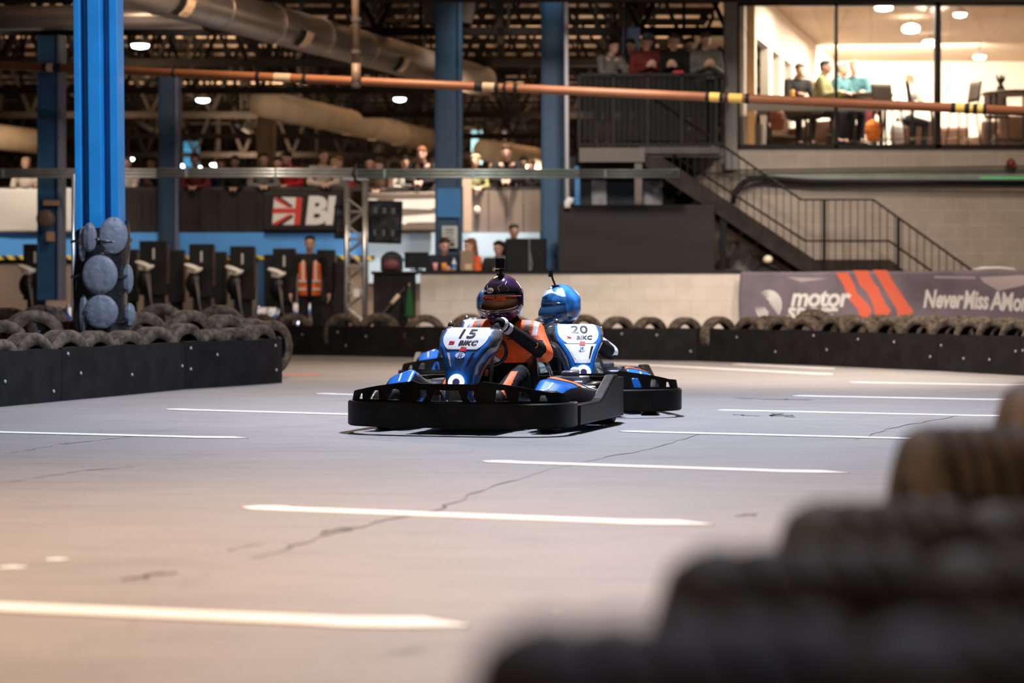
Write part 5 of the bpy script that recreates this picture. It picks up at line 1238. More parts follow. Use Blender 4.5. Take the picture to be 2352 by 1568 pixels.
        b = MB(); b.box(q+Vector((0, 0, .1155)), (.050, .028, .002)); b.build('camera_cap', KW, h)
    else:
        grid_on(H, -1.2, 1.2, 0, 0, mat('dark_blue_visor', (.010, .045, .10), .06, coat=1), 'visor', h, .006, 30, 10, lambda a: (-.30+.05*a*a, .24-.05*a*a), .003)
        grid_on(H, -1.3, 1.3, 0, 0, mat('pale_graphic', (.45, .55, .72), .25, var=.5, scale=18, coat=.5), 'crown_graphic', h, .002, 30, 6, lambda a: (.62+.12*math.sin(a*4), .95+.15*math.cos(a*5)))
        grid_on(H, -1.1, 1.3, 0, 0, mat('pale_graphic', (.45, .55, .72), .25), 'chin_graphic', h, .002, 30, 4, lambda a: (-.80+.1*a, -.62+.16*a))
        if style == 'cam':
            q = H(.35, 1.30, 0); b = MB(); b.tube([q, q+Vector((-.02, 0, .05)), q+Vector((-.035, 0, .10))], .008, 8); b.box(q, (.05, .05, .012)); b.box(q+Vector((-.035, 0, .09)), (.028, .045, .05)); b.build('action_camera', BLACK(), h, bevel=.003)
    return h
suit_b = mat('black_suit', (.006, .0055, .006), .8, var=.6, scale=22, bump=.6)
def driver(label, kart, lean, headrot, pitch, cols, style, shell, steer, name='person', dz=0, eo=(.105, -.10, -.135)):
    t = thing(name, label, 'person', kart.location.copy(), kart.rotation_euler.z, 'racing drivers seated in go-karts')
    V = Vector; wc, wn, wv_ = V((0, -.19, .50)), V((0, .75, .66)), V((0, -.66, .75))
    pel = V((0, .27, .185)); ch = V((lean*.6, .31, .45)); nk = V((lean, .29, .645+dz)); hd = V((lean*1.15, .245, .815+dz))
    parts = [('c', pel, V((lean*.3, .30, .33)), .150, .135), ('c', V((lean*.3, .30, .33)), ch, .135, .150), ('c', ch+V((-.07, 0, .06)), ch+V((.07, 0, .06)), .125, .125), ('c', nk-V((0, 0, .03)), hd, .062, .07)]
    gl_p = {}; armpts = []
    for s_ in (-1, 1):
        sh = V((lean*.9+s_*.185, .30, .595+dz)); a = steer if s_ > 0 else steer+PI; o = (V((1, 0, 0))*math.cos(a)+wv_*math.sin(a)); c = wc+o*.145; tg = (V((-1, 0, 0))*math.sin(a)+wv_*math.cos(a))
        gp = []; wr = hand_grip(gp, c, tg, o, wn, 1 if s_ > 0 else -1); gl_p[s_] = gp
        el = sh+V((s_*eo[0], eo[1], eo[2])); armpts.append((s_, sh, el, wr))
        parts += [('c', V((lean*.8+s_*.06, .30, .60+dz)), sh, .085, .082), ('c', sh, el, .075, .060), ('c', el, wr, .054, .038)]
        gp.append(('c', wr, wr+(el-wr).normalized()*.05, .033, .042))
        hp = V((s_*.10, .24, .20)); kn = V((s_*.205, -.10, .335)); an = V((s_*.16, -.50, .185))
        parts += [('c', hp, kn, .098, .070), ('c', kn, an, .068, .048)]
    O_, B_, G_, W_ = cols
    def pick(c):
        for s_, sh, el, wr in armpts:
            d = (wr-el); u = (c-el).dot(d)/d.length_squared
            if .10 < u < 1.3 and (c-(el+d*max(0, min(1, u)))).length < .075 and c.y < el.y+.03: return 3 if .80 < u < .88 else 1
        if c.z > .675+dz: return 1
        if c.z < .36 and c.y < .24:
            if c.y > -.45 and abs(abs(c.x)-.10-.10*min(1, max(0, (.2-c.y)/.3))) < .022 and c.z > .2: return 0
            return 1
        if c.z < .40 or (c.y < .10 and c.z < .52): return 1
        if style == 'cam' and c.x > lean+.17 and c.z > .40: return 3
        sx = abs(c.x-lean*.8)
        if c.z > .50 and .150 < sx < .178 and c.y < .34: return 2
        if c.z > .575 and .20 < sx < .235: return 3
        if style == 'purple' and c.z > .6 and sx > .235 and c.x < 0: return 4
        return 0
    body = blob('body', [O_, B_, G_, W_, KB], t, parts, .011, 5, pick)
    for s_ in (-1, 1): blob('glove', B_, t, gl_p[s_], .005, 3)
    for s_ in (-1, 1):
        an = V((s_*.16, -.50, .185)); blob('boot', mat('brown_black_boot', (.035, .022, .018), .5), t, [('c', an+V((0, .04, .02)), an+V((0, -.01, -.04)), .052, .048), ('c', an+V((0, .0, -.05)), an+V((0, -.12, .02)), .045, .036), ('c', an+V((0, -.12, .02)), an+V((0, -.15, .05)), .038, .03)], .009, 3)
    b = MB(); b.lathe([(.075, -.03), (.095, -.02), (.10, .01), (.085, .04)], nk+V((0, -.005, .02)), seg=22); b.build('collar', suit_b, t, smooth=True)
    helmet(t, hd, headrot, pitch, shell, style)
    if style == 'purple':      # chest marks, elbow ring and pocket marks
        sf = lambda x, y: V((lean*.7+x, .30-.143+.9*x*x, .50+y))
        for x_, y_ in ((.075, .075), (.085, .055), (-.07, .07)): 
            for k in range(3): poly_on([(x_-.03+.02*k, y_-.004), (x_-.014+.02*k, y_-.004), (x_-.012+.02*k, y_+.005), (x_-.028+.02*k, y_+.005)], INK, lambda x, y: sf(x, y)+V((0, -.012, 0)), 'chest_mark', body)
        s_, sh, el, wr = armpts[1]; b = MB(); q = el.lerp(wr, .22); n = V((.25, -.9, .25)).normalized(); ex = n.cross(V((0, 0, 1))).normalized(); ey = n.cross(ex); b.tube([q+n*.055+(ex*math.cos(a)+ey*math.sin(a))*.017 for a in [2*PI*i/16 for i in range(16)]], .005, 6, True); b.build('elbow_mark', ORG, body)
        dv = (wr-el).normalized(); b = MB(); b.tube([wr-dv*.035, wr-dv*.015], .047, 16); b.build('cuff', KW, t, smooth=True)
    return t
suit_o = mat('orange_suit', (.95, .135, .015), .7, var=.22, scale=22, bump=.6); suit_b = mat('black_suit', (.006, .0055, .006), .8, var=.6, scale=22, bump=.6); suit_g = mat('grey_piping', (.20, .18, .17), .6); suit_w = mat('pale_piping', (.62, .58, .58), .6)
d15 = driver('person in an orange racing suit and dark purple helmet driving kart 15', kart15, .0, R(-6), R(5), (suit_o, suit_b, suit_g, suit_w), 'purple', mat('purple_helmet', (.030, .009, .055), .12, var=.7, scale=14, coat=1), R(50))
bh = mat('blue_helmet', (.025, .13, .36), .22, var=1.5, scale=9, coat=.8)
gsuit = mat('grey_green_suit', (.055, .065, .065), .7, var=1.4, scale=26, bump=.5)
d20 = driver('person in a dark grey suit and blue helmet looking left, driving kart 20', kart20, .02, R(-62), R(9), (gsuit, suit_b, mat('white_piping', (.75, .76, .80), .5), mat('white_piping', (.75, .76, .80), .5)), 'cam', bh, R(-12), dz=-.045, eo=(.20, -.02, -.13))
wsuit = mat('white_suit', (.72, .74, .78), .6, var=.2, scale=20)
d3 = driver('person in a white suit and blue helmet, mostly hidden behind the orange driver', kart3, .0, R(20), 0, (wsuit, suit_b, suit_g, suit_w), 'plain', bh, 0, dz=-.03)
# ================================================================== people standing about
SK = [mat('skin_pale', (.60, .36, .26), .55), mat('skin_tan', (.42, .24, .16), .55), mat('skin_rosy', (.66, .38, .30), .55)]
def cloth_m(n, c): return mat('cloth_'+n, c, .8, var=.25, scale=14, bump=.3)
HAIR = dict(black=(.012, .010, .009), brown=(.06, .032, .018), red=(.20, .07, .03), grey=(.25, .23, .21), fair=(.45, .32, .18))
def fingers(parts, w, d, palm, k, curl=.5, side=1, gap=.020, r=.0092):
    """open relaxed hand: wrist w, pointing d, palm faces 'palm', thumb on side"""
    d = d.normalized(); palm = (palm-d*palm.dot(d)).normalized(); sx = d.cross(palm).normalized()*side
    parts.append(('c', w, w+d*.03*k, .026*k, .032*k)); parts.append(('c', w+d*.03*k+sx*.018*k, w+d*.085*k+sx*.026*k, .020*k, .017*k)); parts.append(('c', w+d*.03*k-sx*.018*k, w+d*.08*k-sx*.026*k, .020*k, .016*k)); parts.append(('c', w+d*.03*k, w+d*.085*k, .022*k, .018*k))
    for i, L in enumerate((.066, .076, .070, .054)):
        q = w+d*(.090-.004*abs(i-1.3))*k+sx*((1.5-i)*gap)*k; a = 0; p = q
        for j, f in enumerate((.42, .33, .25)):
            a += curl*(.5+.5*j); n = p+(d*math.cos(a)+palm*math.sin(a))*L*f*k; parts.append(('c', p, n, r*k*(1-.08*j), r*k*(.92-.08*j))); p = n
    q = w+d*.025*k+sx*.028*k; n = q+(d*.7+sx*.65+palm*.25).normalized()*.035*k; m2 = n+(d*.9+sx*.25+palm*.35).normalized()*.028*k
    parts.append(('c', q, n, .0125*k, .0110*k)); parts.append(('c', n, m2, .0110*k, .0095*k))
def person(label, loc, rz=0, h=1.75, top='navy', topc=(.02, .03, .06), legs=(.015, .016, .022), hair='brown', skin=0, pose='stand', group=None, vox=.02, turn=0, vest=False, cap=None, shoe=(.02, .02, .02), shorts=False, female=False, wide=1.0, beard=False, nod=0, face=True):
    V = Vector; k = h/1.75; t = thing('person', label, 'person', loc, rz, group)
    lean = 0; hipz = .93
    if pose == 'rail': lean = .24
    if pose == 'phone': lean = .04
    if pose == 'sit': hipz = .80
    if pose == 'sitlow': hipz = .50
    if pose in ('sit', 'sitlow'): lean = .10
    pel = V((0, 0, hipz)); ch = V((0, -lean*.75, hipz+.36)); nk = V((0, -lean*1.05, hipz+.565)); hd = V((0, -lean*1.25-.02-nod*.05, hipz+.715-nod*.03))
    sw = .185*wide*(.9 if female else 1); arms = []; A = []; Bd = []
    for s_ in (-1, 1):
        sh = V((s_*sw, -lean*1.0, hipz+.50))
        if pose == 'stand': el = sh+V((s_*.07, .02, -.28)); wr = el+V((s_*.03, -.08, -.25)); hdv = V((0, -.15, -1)); pm = V((-s_, 0, 0))
        elif pose == 'rail': el = V((s_*(sw+.05), -lean-.10, 1.20)); wr = V((s_*.06, -lean-.30, 1.17)); hdv = V((-s_*.8, -.4, -.2)); pm = V((0, .2, -1))
        elif pose == 'phone': el = sh+V((s_*.05, -.02, -.27)); wr = V((s_*.06, -.30, hipz+.30)); hdv = V((-s_*.3, -.6, .5)); pm = V((-s_*.5, .3, .5))
        elif pose in ('sit', 'sitlow'): el = sh+V((s_*.06, -.08, -.27)); wr = el+V((-s_*.10, -.24, .05)); hdv = V((-s_*.2, -1, 0)); pm = V((0, 0, -1))
        elif pose == 'drape': el = V((s_*(sw+.03), -.28, 1.14)); wr = V((s_*(sw-.02), -.42, .92)); hdv = V((0, -.2, -1)); pm = V((0, 1, 0))
        arms.append((s_, sh, el, wr)); hp = V((s_*.09, 0, hipz-.03))
        if pose == 'sit': kn = V((s_*.14, -.40, hipz-.06)); an = V((s_*.12, -.36, hipz-.50))
        elif pose == 'sitlow': kn = V((s_*.14, -.42, .50)); an = V((s_*.13, -.40, .09))
        else: kn = V((s_*.10, -.02, .50)); an = V((s_*.11, .03, .09))
        A.append((hp, kn, an))
        Bd += [('c', sh*k, el*k, .040*k, .034*k), ('c', el*k, wr*k, .034*k, .024*k), ('c', hp*k, kn*k, .070*k, .050*k), ('c', kn*k, an*k, .052*k, .034*k), ('c', an*k, (an+V((0, -.13, -.05)))*k, .035*k, .028*k)]
        fingers(Bd, wr*k, hdv, pm, k, .35 if pose == 'stand' else .6, s_)
    Bd += [('c', pel*k, ch*k, .115*k, .120*k), ('c', (ch+V((-.06, 0, .08)))*k, (ch+V((.06, 0, .08)))*k, .100*k, .100*k), ('c', arms[0][1]*k, arms[1][1]*k, .05*k, .05*k), ('c', nk*k, hd*k, .052*k, .055*k)]
    rt = Matrix.Rotation(R(turn), 3, 'Z') @ Matrix.Rotation(nod*.5, 3, 'X')
    H = lambda x, y, z: hd*k+rt @ (V((x, y, z))*k)
    Bd += [('e', H(0, .012, .03), V((.074, .092, .088))*k, rt), ('e', H(0, -.012, -.030), V((.062, .072, .085))*k, rt), ('c', H(0, -.055, -.085), H(0, -.040, -.070), .026*k, .035*k), ('c', H(0, -.085, .012), H(0, -.100, -.022), .009*k, .015*k), ('c', H(-.03, -.078, .026), H(.03, -.078, .026), .012*k, .012*k),
           ('c', H(-.016, -.080, -.052), H(.016, -.080, -.052), .009*k, .009*k), ('e', H(-.075, .01, -.005), V((.010, .020, .032))*k, rt), ('e', H(.075, .01, -.005), V((.010, .020, .032))*k, rt)]
    body = blob('body', SK[skin], t, Bd, min(vox, .014) if not vest else .0078, 2)
    tm_ = cloth_m(top, topc); T = [('c', (pel+V((0, 0, -.02)))*k, ch*k, .138*k*wide, .145*k*wide), ('c', (ch+V((-.07*wide, 0, .06)))*k, (ch+V((.07*wide, 0, .06)))*k, .120*k, .120*k), ('c', (ch+V((0, .01, .10)))*k, (nk+V((0, .01, -.03)))*k, .11*k, .070*k)]
    for s_, sh, el, wr in arms: T += [('c', (ch+V((s_*.06, 0, .12)))*k, sh*k, .088*k, .072*k), ('c', sh*k, el*k, .070*k, .056*k), ('c', el*k, (el.lerp(wr, .93))*k, .055*k, .042*k)]
    if pose != 'stand' or not vest: T.append(('c', (nk+V((0, .03, -.02)))*k, (nk+V((0, .03, .02)))*k, .068*k, .062*k))
    blob('jacket', tm_, t, T, vox*.8, 3)
    lm = cloth_m('legs_%02d%02d%02d' % tuple(int(c*99) for c in legs), legs); L_ = [('c', (pel+V((-.05, 0, -.02)))*k, (pel+V((.05, 0, -.02)))*k, .125*k, .125*k)]
    for hp, kn, an in A: L_ += [('c', hp*k, kn*k, .098*k, .070*k)]+([] if shorts else [('c', kn*k, (an+V((0, 0, .03)))*k, .068*k, .055*k)])
    blob('shorts' if shorts else 'trousers', lm, t, L_, vox*.9, 3)
    for hp, kn, an in A: blob('shoe', mat('shoe_%d' % int(shoe[0]*100), shoe, .5), t, [('c', an*k, (an+V((0, -.02, -.04)))*k, .048*k, .046*k), ('c', (an+V((0, .0, -.05)))*k, (an+V((0, -.15, -.055)))*k, .042*k, .034*k)], .014, 2)
    hm = mat('hair_'+hair, HAIR[hair], .6, var=.5, scale=40, bump=.6)
    hp_ = [('e', H(0, .028, .052), V((.084, .094, .078))*k, rt), ('c', H(-.05, -.055, .085), H(.05, -.055, .085), .022*k, .022*k)]
    if female: hp_ += [('c', H(-.06, .04, .03), H(-.07, .05, -.16), .040*k, .045*k), ('c', H(.06, .04, .03), H(.07, .05, -.16), .040*k, .045*k), ('c', H(0, .07, .0), H(0, .08, -.20), .055*k, .055*k)]
    else: hp_ += [('c', H(0, .07, .02), H(0, .075, -.04), .045*k, .035*k)]
    if beard: hp_ += [('c', H(-.03, -.055, -.095), H(.03, -.055, -.095), .024*k, .024*k)]
    blob('hair', hm, t, hp_, .012, 2)
    if cap:
        cm = cloth_m('cap_'+cap[0], cap[1]); b = MB(); b.ball(H(0, .01, .062), V((.090, .104, .075))*k, 18, rt); b.box(H(0, -.11, .055), V((.12, .09, .012))*k, rt); b.build('cap', cm, t, smooth=True)
    if vox < .015 or vest:
        for s_ in (-1, 1): b = MB(); b.ball(H(s_*.030, -.082, .012), .0085*k, 8); b.build('eye', mat('dark_eye', (.02, .015, .012), .2), t, smooth=True)
    if vest:
        vm = cloth_m('orange_vest', (.95, .16, .02)); rm_ = mat('reflective_band', (.62, .60, .57), .4)
        for s_ in (-1, 1):
            b = MB(); nz = 14; rows = []
            for j in range(nz+1):
                z = .86+.60*j/nz; w0 = .035+.03*(j/nz); w1 = .165-.03*max(0, (j-10)/4); row = []
                for i in range(9):
                    a = (w0+(w1-w0)*i/8); y = -math.sqrt(max(.0004, .172**2-(a*.92)**2))*.92-.004 if j < 13 else -.10
                    row.append(b.bm.verts.new(V((s_*a, y+(.0 if j < 12 else .035*(j-11)), z))*k))
                rows.append(row)
            for j in range(nz):
                for i in range(8): b._f([rows[j][i], rows[j][i+1], rows[j+1][i+1], rows[j+1][i]])
            # round to the back
            bk = []
            for j in range(nz+1):
                z = .86+.60*j/nz; w1 = .165-.03*max(0, (j-10)/4); bk.append([b.bm.verts.new(V((s_*x, y, z))*k) for x, y in ((w1, -.06 if j < 12 else -.05), (w1+.012, .03), (w1*.8, .14), (0, .165))])
            for j in range(nz):
                b._f([rows[j][8], bk[j][0], bk[j+1][0], rows[j+1][8]])
                for i in range(3): b._f([bk[j][i], bk[j][i+1], bk[j+1][i+1], bk[j+1][i]])
            v = b.build('vest_panel', vm, t, smooth=True, fix=True); so = v.modifiers.new('s', 'SOLIDIFY'); so.thickness = .006
            for z in (.945, 1.065): b = MB(); b.prism([(.045, 0), (.162, 0), (.162, .03), (.047, .03)], (0, .010, 0), (0, -.170*k if True else 0, z*k), (s_, 0, 0), (0, 0, 1)); b.build('reflective_band', rm_, v)
            b = MB(); b.box(V((s_*.095, -.150, 1.24))*k, V((.028, .02, .30))*k, Matrix.Rotation(R(-6), 3, 'X')); b.build('reflective_band', rm_, v)
    return t
# marshal
person('person with short dark hair in an orange high-visibility vest standing in the pit', (XX(712, 33), 33.0, 0), R(2), 1.77, 'black_jacket', (.018, .016, .016), (.014, .013, .014), 'black', 0, 'stand', None, .013, vest=True)
# race control
g = 'people behind the low white wall'
def at_px(px, Y): return (XX(px, Y), Y, 0)
person('person with short hair in a navy jacket looking down behind the white wall', at_px(1020, 32.75), R(8), 1.74, 'navy_jacket', (.022, .026, .040), pose='phone', hair='brown', skin=2, group=g, vox=.014, turn=8, wide=1.1, nod=.5)
person('person with wavy reddish hair and an orange vest turned sideways behind the white wall', at_px(1090, 32.95), R(-60), 1.73, 'orange_top', (.80, .13, .03), pose='phone', hair='red', skin=2, group=g, vox=.014, female=True, nod=.2)
person('person in a dark jacket right of the orange vest behind the white wall', at_px(1146, 33.1), R(-6), 1.70, 'dark_green_jacket', (.025, .030, .028), pose='phone', hair='black', skin=0, group=g, vox=.014, nod=.3, turn=-10)
rb = MB(); rb.box((XX(1182, 34.6), 34.6, .11), (.7, .7, .22)); tag(rb.build('riser', BLACK()), 'low black riser behind the race control people', 'riser')
o = person('person in black standing on a riser, the hindmost behind the white wall', (XX(1180, 34.6), 34.6, .22), R(10), 1.78, 'black_top', (.012, .012, .013), pose='stand', hair='black', skin=1, group=g, vox=.018)
t = thing('crate', 'tan upright board on the ledge in front of the orange vest', 'board', (XX(1073, 32.1), 32.06, 1.235)); b = MB(); b.box((0, 0, .15), (.20, .03, .30)); b.build('panel', mat('tan_board', (.26, .17, .10), .6), t, bevel=.01); b = MB(); b.box((.02, -.02, .06), (.10, .012, .09)); b.build('pale_label', mat('tan_label', (.6, .42, .26), .6), t)
# spectators leaning on the balcony rail
g = 'spectators leaning on the balcony'; zb = 1.54
cols = dict(black=(.015, .014, .014), red=(.60, .02, .02), dred=(.14, .012, .012), cream=(.62, .52, .42), grey=(.20, .19, .18), olive=(.25, .24, .10), navy=(.02, .03, .07), white=(.75, .72, .66), brown=(.12, .07, .045), tan=(.42, .28, .17))
sp = [(62, 'cream', 'fair', 0, 'rail', 'spectator in cream above the left white banner'), (128, 'tan', 'brown', 0, 'rail', 'spectator in tan just left of the dark blue column above the white banner'),
      (292, 'cream', 'brown', 2, 'drape', 'spectator with cream sleeves hanging over the balcony beside the bright blue column'), (455, 'dred', 'black', 1, 'rail', 'spectator in dark red, leftmost right of the slim dark column'),
      (508, 'navy', 'brown', 2, 'rail', 'spectator in navy above the dark panelling'), (545, 'black', 'brown', 1, 'rail', 'spectator in black above the dark panelling'), (604, 'grey', 'brown', 0, 'rail', 'spectator with a grey top and folded arms left of the red one'),
      (672, 'red', 'black', 2, 'rail', 'spectator in a bright red top above the flag banner'), (738, 'cream', 'brown', 0, 'rail', 'spectator in a cream top above the letters of the flag banner'), (778, 'white', 'fair', 0, 'rail', 'spectator in white beside the top of the lattice tower'),
      (880, 'brown', 'brown', 2, 'rail', 'spectator in brown with clasped hands right of the lattice tower'), (930, 'white', 'black', 0, 'rail', 'spectator with a white shirt front above the black screen'), (980, 'black', 'red', 2, 'rail', 'spectator in black directly left of the noticed blue column'),
      (1085, 'olive', 'fair', 0, 'rail', 'spectator in an olive yellow top directly right of the noticed column'), (1128, 'black', 'black', 0, 'rail', 'spectator in black with folded arms over the beige boards'), (1166, 'black', 'brown', 2, 'rail', 'taller spectator in black with a bare rosy face over the beige boards'), (1222, 'black', 'brown', 2, 'rail', 'spectator in black next to the dark blue column, hands clasped')]
for i, (px, c, hr, sk, po, lab) in enumerate(sp):
    Y = (36.42 if po == 'rail' else 36.5)+(.30 if px in (508, 778, 930, 672, 1128, 1222) else 0)
    rn = random.Random(i*3+1); hh = 1.60+rn.random()*.16+(.1 if px in (980, 1166, 738) else 0)
    person(lab, (XX(px, Y), Y, zb), R(rn.uniform(-14, 14)), hh, c, cols[c], hair=hr, skin=sk, pose=po, group=g, vox=.024, turn=rn.uniform(-25, 25), nod=.6*rn.random())
for i, (px, c, lab) in enumerate(((780, 'red', 'spectator in a red hood in the second row behind the cream top'), (350, 'black', 'spectator in black in the second row beside the bright blue column'), (640, 'black', 'spectator in black in the second row left of the red top'), (850, 'brown', 'spectator in brown in the second row just right of the lattice tower'), (1200, 'grey', 'spectator in grey in the second row over the beige boards'))):
    person(lab, (XX(px, 37.3), 37.3, zb), R(-10+i*5), 1.72, c, cols[c], hair='black' if c != 'red' else 'red', skin=i % 3, pose='phone', group='second row of spectators on the balcony', vox=.026, nod=.4)
# people on the dark platform
g = 'people on the dark viewing platform'; zp_ = zp
for px, Y, c, hr, po, hh, rz_, sh_, lab in ((1384, 32.8, 'grey', 'black', 'rail', 1.66, 30, True, 'person in a grey top and shorts bending over the platform railing, leftmost on the platform'), (1452, 33.1, 'black', 'black', 'phone', 1.72, -20, False, 'person in black half hidden behind the one in dark red on the platform'),
        (1483, 32.75, 'dred', 'grey', 'phone', 1.76, 12, False, 'person in a dark red jacket and cap on the platform'), (1548, 32.75, 'black', 'brown', 'phone', 1.76, -10, False, 'person in black holding something red on the platform'),
        (1582, 33.12, 'black', 'black', 'stand', 1.74, 10, False, 'person in black standing behind, right of the middle of the platform'), (1618, 32.75, 'grey', 'brown', 'phone', 1.77, 8, False, 'person in a loose grey-green top with shoulder bag, right on the platform')):
    o = person(lab, (XX(px, Y), Y, zp_), R(rz_), hh, c if c != 'grey' else 'grey_green', cols[c] if c != 'grey' else (.14, .14, .12), hair=hr, skin=0, pose=po, group=g, vox=.02, shorts=sh_, cap=('grey', (.06, .07, .07)) if c == 'dred' else None, nod=.5, wide=1.15 if px == 1614 else 1)
for px, Y, z_, c, lab in ((1558, 32.5, 1.16, (.7, .06, .05), 'small bright red bag held by the person in black on the platform'), (1636, 32.5, .95, (.012, .012, .012), 'black shoulder bag on the rightmost person of the platform')):
    b = MB(); b.box((0, 0, 0), (.16, .06, .05) if c[0] > .5 else (.30, .12, .22)); o = b.build('bag', mat('bag_%d' % int(c[0]*10), c, .6), bevel=.02); o.location = (XX(px, Y), Y, zp_+z_); tag(o, lab, 'bag')

# ================================================================== furniture and people in the viewing room
wood = mat('dark_wood_top', (.10, .055, .030), .45, var=.3, scale=6); leg_m = mat('black_table_leg', (.02, .018, .016), .4, .5)
def rtable(px, Y, ztop, r, label, square=False, group='tables in the viewing room'):
    t = thing('bar_table' if ztop > .9 else 'low_table', label, 'table', (XX(px, Y), Y, fl), 0, group)
    b = MB()
    if square: b.box((0, 0, ztop-.02), (r*2, r*1.4, .05))
    else: b.lathe([(r*.97, ztop-.045), (r, ztop-.02), (r*.98, ztop)], seg=28)
    b.build('table_top', wood, t, smooth=False)
    for sx, sy in ((-1, -1), (1, -1), (-1, 1), (1, 1)): b = MB(); b.tube([(sx*r*.62, sy*r*.5, 0), (sx*r*.58, sy*r*.45, ztop-.04)], .022, 8); b.build('leg', leg_m, t)
    b = MB(); q = r*.6; b.tube([(-q, -q*.8, .28), (q, -q*.8, .28), (q, q*.8, .28), (-q, q*.8, .28)], .012, 6, True); b.build('foot_ring', leg_m, t)
    return t
rtable(1994, 35.6, 1.06, .42, 'tall dark table behind the middle pane with legs like a frame'); rtable(2320, 35.2, 1.06, .46, 'tall round table behind the right pane carrying a dark vase')
rtable(1812, 35.0, .74, .52, 'lower dark wooden table behind the left pane with an orange bottle on it', True); rtable(1965, 37.4, 1.04, .62, 'dark tall table further back behind the middle pane', True)
chrome = mat('brushed_leg', (.45, .36, .28), .3, .8)
def stool(px, Y, rz, label, back=True):
    t = thing('bar_stool', label, 'stool', (XX(px, Y), Y, fl), rz, 'bar stools in the viewing room')
    b = MB(); b.box((0, 0, .78), (.40, .38, .055)); b.build('seat', mat('dark_upholstery', (.055, .038, .028), .6), t, bevel=.025)
    for sx, sy in ((-1, -1), (1, -1), (-1, 1), (1, 1)): b = MB(); b.tube([(sx*.23, sy*.21, 0), (sx*.15, sy*.14, .76)], .013, 8); b.build('leg', leg_m, t)
    b = MB(); b.tube([(-.20, -.18, .27), (.20, -.18, .27), (.20, .18, .27), (-.20, .18, .27)], .011, 6, True); b.build('foot_rest', chrome, t)
    if back:
        b = MB(); g_ = []
        for j in range(6):
            z = .86+.32*j/5; g_.append([b.bm.verts.new((-.19+.38*i/6*1.0, .19+.05*j/5-.035*(1-((i-3)/3)**2)*-1, z)) for i in range(7)])
        for j in range(5):
            for i in range(6): b._f([g_[j][i], g_[j][i+1], g_[j+1][i+1], g_[j+1][i]])
        o = b.build('backrest', mat('dark_upholstery', (.055, .038, .028), .6), t, smooth=True); so = o.modifiers.new('s', 'SOLIDIFY'); so.thickness = .03
        for s_ in (-1, 1): b = MB(); b.tube([(s_*.17, .17, .78), (s_*.17, .215, .95)], .012, 6); b.build('back_post', leg_m, t)
    return t
s0_ = stool(2212, 34.7, R(-75), 'empty dark bar stool with curved back right of the black frame'); stool(2118, 34.7, R(75), 'dark bar stool turned towards the tall table, left of the black frame'); stool(2040, 34.9, R(20), 'bar stool tucked at the tall table behind the middle pane')
stool(1935, 36.3, R(150), 'bar stool behind the frame between left and middle panes'); stool(2290, 36.6, R(160), 'bar stool further back behind the right pane, under the round table'); stool(1990, 38.6, R(30), 'bar stool at the far tall table in the viewing room', False)
g = 'guests in the viewing room'
def guest(px, Y, c, hr, po, rz_, lab, hh=1.72, dz=0, **kw): return person(lab, (XX(px, Y), Y, fl+dz), R(rz_), hh, c+'_room', cols.get(c, (.3, .3, .3)) if c != 'teal' else (.05, .16, .18), hair=hr, pose=po, group=g, vox=.018, skin=kw.pop('skin', 0), **kw)
guest(1826, 36.0, 'black', 'brown', 'sit', 20, 'guest in black with dark hair leaning forward at the wooden table behind the left pane', nod=.5)
guest(1878, 35.4, 'olive', 'black', 'sit', 65, 'guest in an ochre top with short black hair, seen in profile behind the left pane', 1.70)
guest(1920, 35.9, 'teal', 'grey', 'sit', 50, 'guest in dark teal at the frame between left and middle panes', 1.72)
guest(1962, 38.4, 'teal', 'fair', 'sit', -10, 'fair-haired guest in dark green sitting high behind the middle pane', 1.85, .18)
guest(2078, 35.9, 'white', 'fair', 'sit', 130, 'guest in a white top seen from behind, behind the middle pane', 1.66, -.08, cap=('cream', (.7, .66, .58)))
guest(1988, 39.5, 'dred', 'brown', 'sit', 0, 'small guest in dark red behind the fair-haired one', 1.55, .15)
def on_table(px, Y, zt3, label, name, cat, prof, m, extra=None):
    t = thing(name, label, cat, (XX(px, Y), Y, fl+zt3)); b = MB(); b.lathe(prof, seg=16); b.build('body', m, t, smooth=True); return t
on_table(1820, 34.75, .74, 'tall orange bottle on the wooden table behind the left pane', 'bottle', 'bottle', [(.05, 0), (.055, .18), (.03, .24), (.035, .30), (.02, .31)], mat('glowing_orange_glass', (.95, .42, .06), .3, emit=.25))  # faint glow put into the bottle's material
v = on_table(2298, 35.2, 1.06, 'dark spiky plant in a vase on the tall round table', 'vase', 'plant', [(.05, 0), (.07, .06), (.04, .12)], BLACK())
b = MB()
for i in range(16): a = i*2.4; b.bar((0, 0, .1), (.075*math.cos(a), .06*math.sin(a), .20+.10*((i*5) % 7)/7), .03, .012)
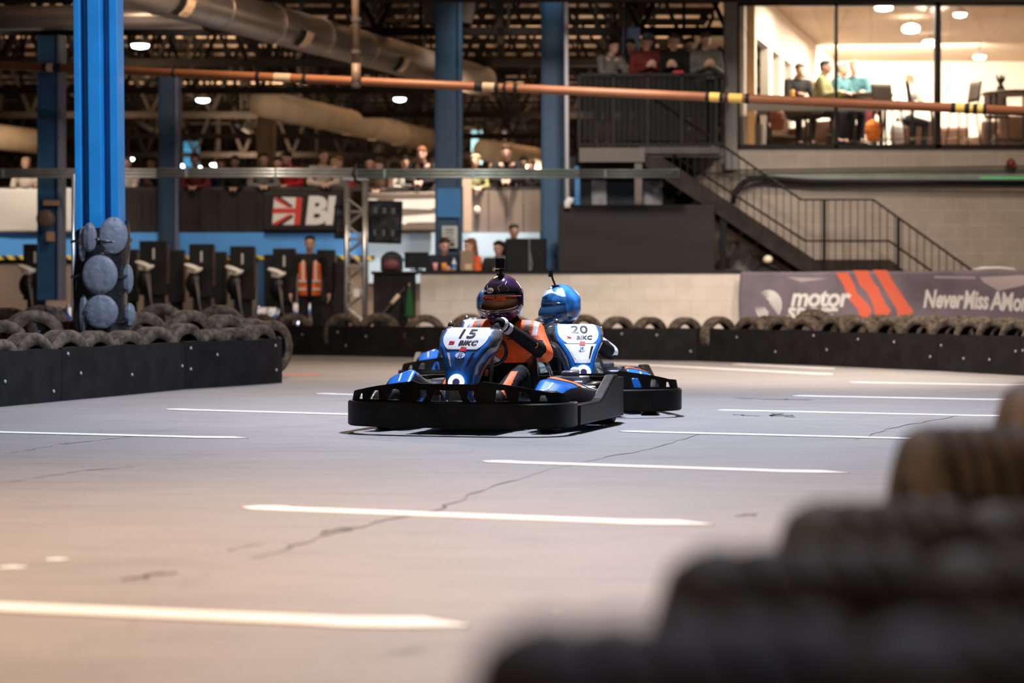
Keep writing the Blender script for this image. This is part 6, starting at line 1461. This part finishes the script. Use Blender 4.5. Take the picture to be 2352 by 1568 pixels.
b.build('leaves', mat('dark_leaves', (.03, .035, .025), .6), v)
for px, Y, zz, c, lab in ((2005, 35.0, .42, (.85, .22, .02), 'bright orange coat hanging on the stool behind the middle pane'), (1785, 34.5, .56, (.22, .06, .02), 'dark orange-brown cloth on the chair at the left pane'), (2060, 35.2, .40, (.80, .76, .70), 'white bag hanging beside the orange coat')):
    b = MB(); b.ball((0, 0, 0), (.14, .09, .18), 12); b.box((0, 0, -.05), (.22, .12, .24)); o = b.build('coat' if 'coat' in lab else ('cloth' if 'cloth' in lab else 'bag'), mat('soft_%d' % px, c, .7), bevel=.04); o.location = (XX(px, Y), Y, fl+zz); tag(o, lab, 'coat' if 'coat' in lab else ('cloth' if 'cloth' in lab else 'bag'))

def armchair(px, Y, rz, label):
    t = thing('armchair', label, 'armchair', (XX(px, Y), Y, fl), rz, 'low dark armchairs in the viewing room'); m_ = mat('brown_leather', (.07, .035, .02), .5, var=.3)
    b = MB(); b.box((0, 0, .33), (.62, .60, .20)); b.build('seat', m_, t, bevel=.04); b = MB(); b.box((0, .27, .62), (.64, .14, .50), Matrix.Rotation(R(-8), 3, 'X')); b.build('backrest', m_, t, bevel=.05)
    for s_ in (-1, 1): b = MB(); b.box((s_*.33, 0, .42), (.10, .60, .34)); b.build('armrest', m_, t, bevel=.04)
    for sx in (-1, 1):
        for sy in (-1, 1): b = MB(); b.tube([(sx*.27, sy*.24, 0), (sx*.27, sy*.24, .24)], .018, 8); b.build('leg', leg_m, t)
for px, Y, rz_, lab in ((1788, 36.4, 20, 'brown leather armchair by the left wall of the viewing room'), (1876, 38.3, -30, 'brown leather armchair behind the guest in ochre'), (1945, 40.5, 10, 'brown leather armchair deep in the viewing room behind the frame'),
        (2105, 38.6, 190, 'brown leather armchair behind the guest in white'), (2190, 40.2, 160, 'brown leather armchair deep behind the right pane'), (2270, 38.8, 200, 'brown leather armchair behind the tall round table'), (2335, 37.6, 170, 'brown leather armchair cut by the right edge of the picture')): armchair(px, Y, R(rz_), lab)
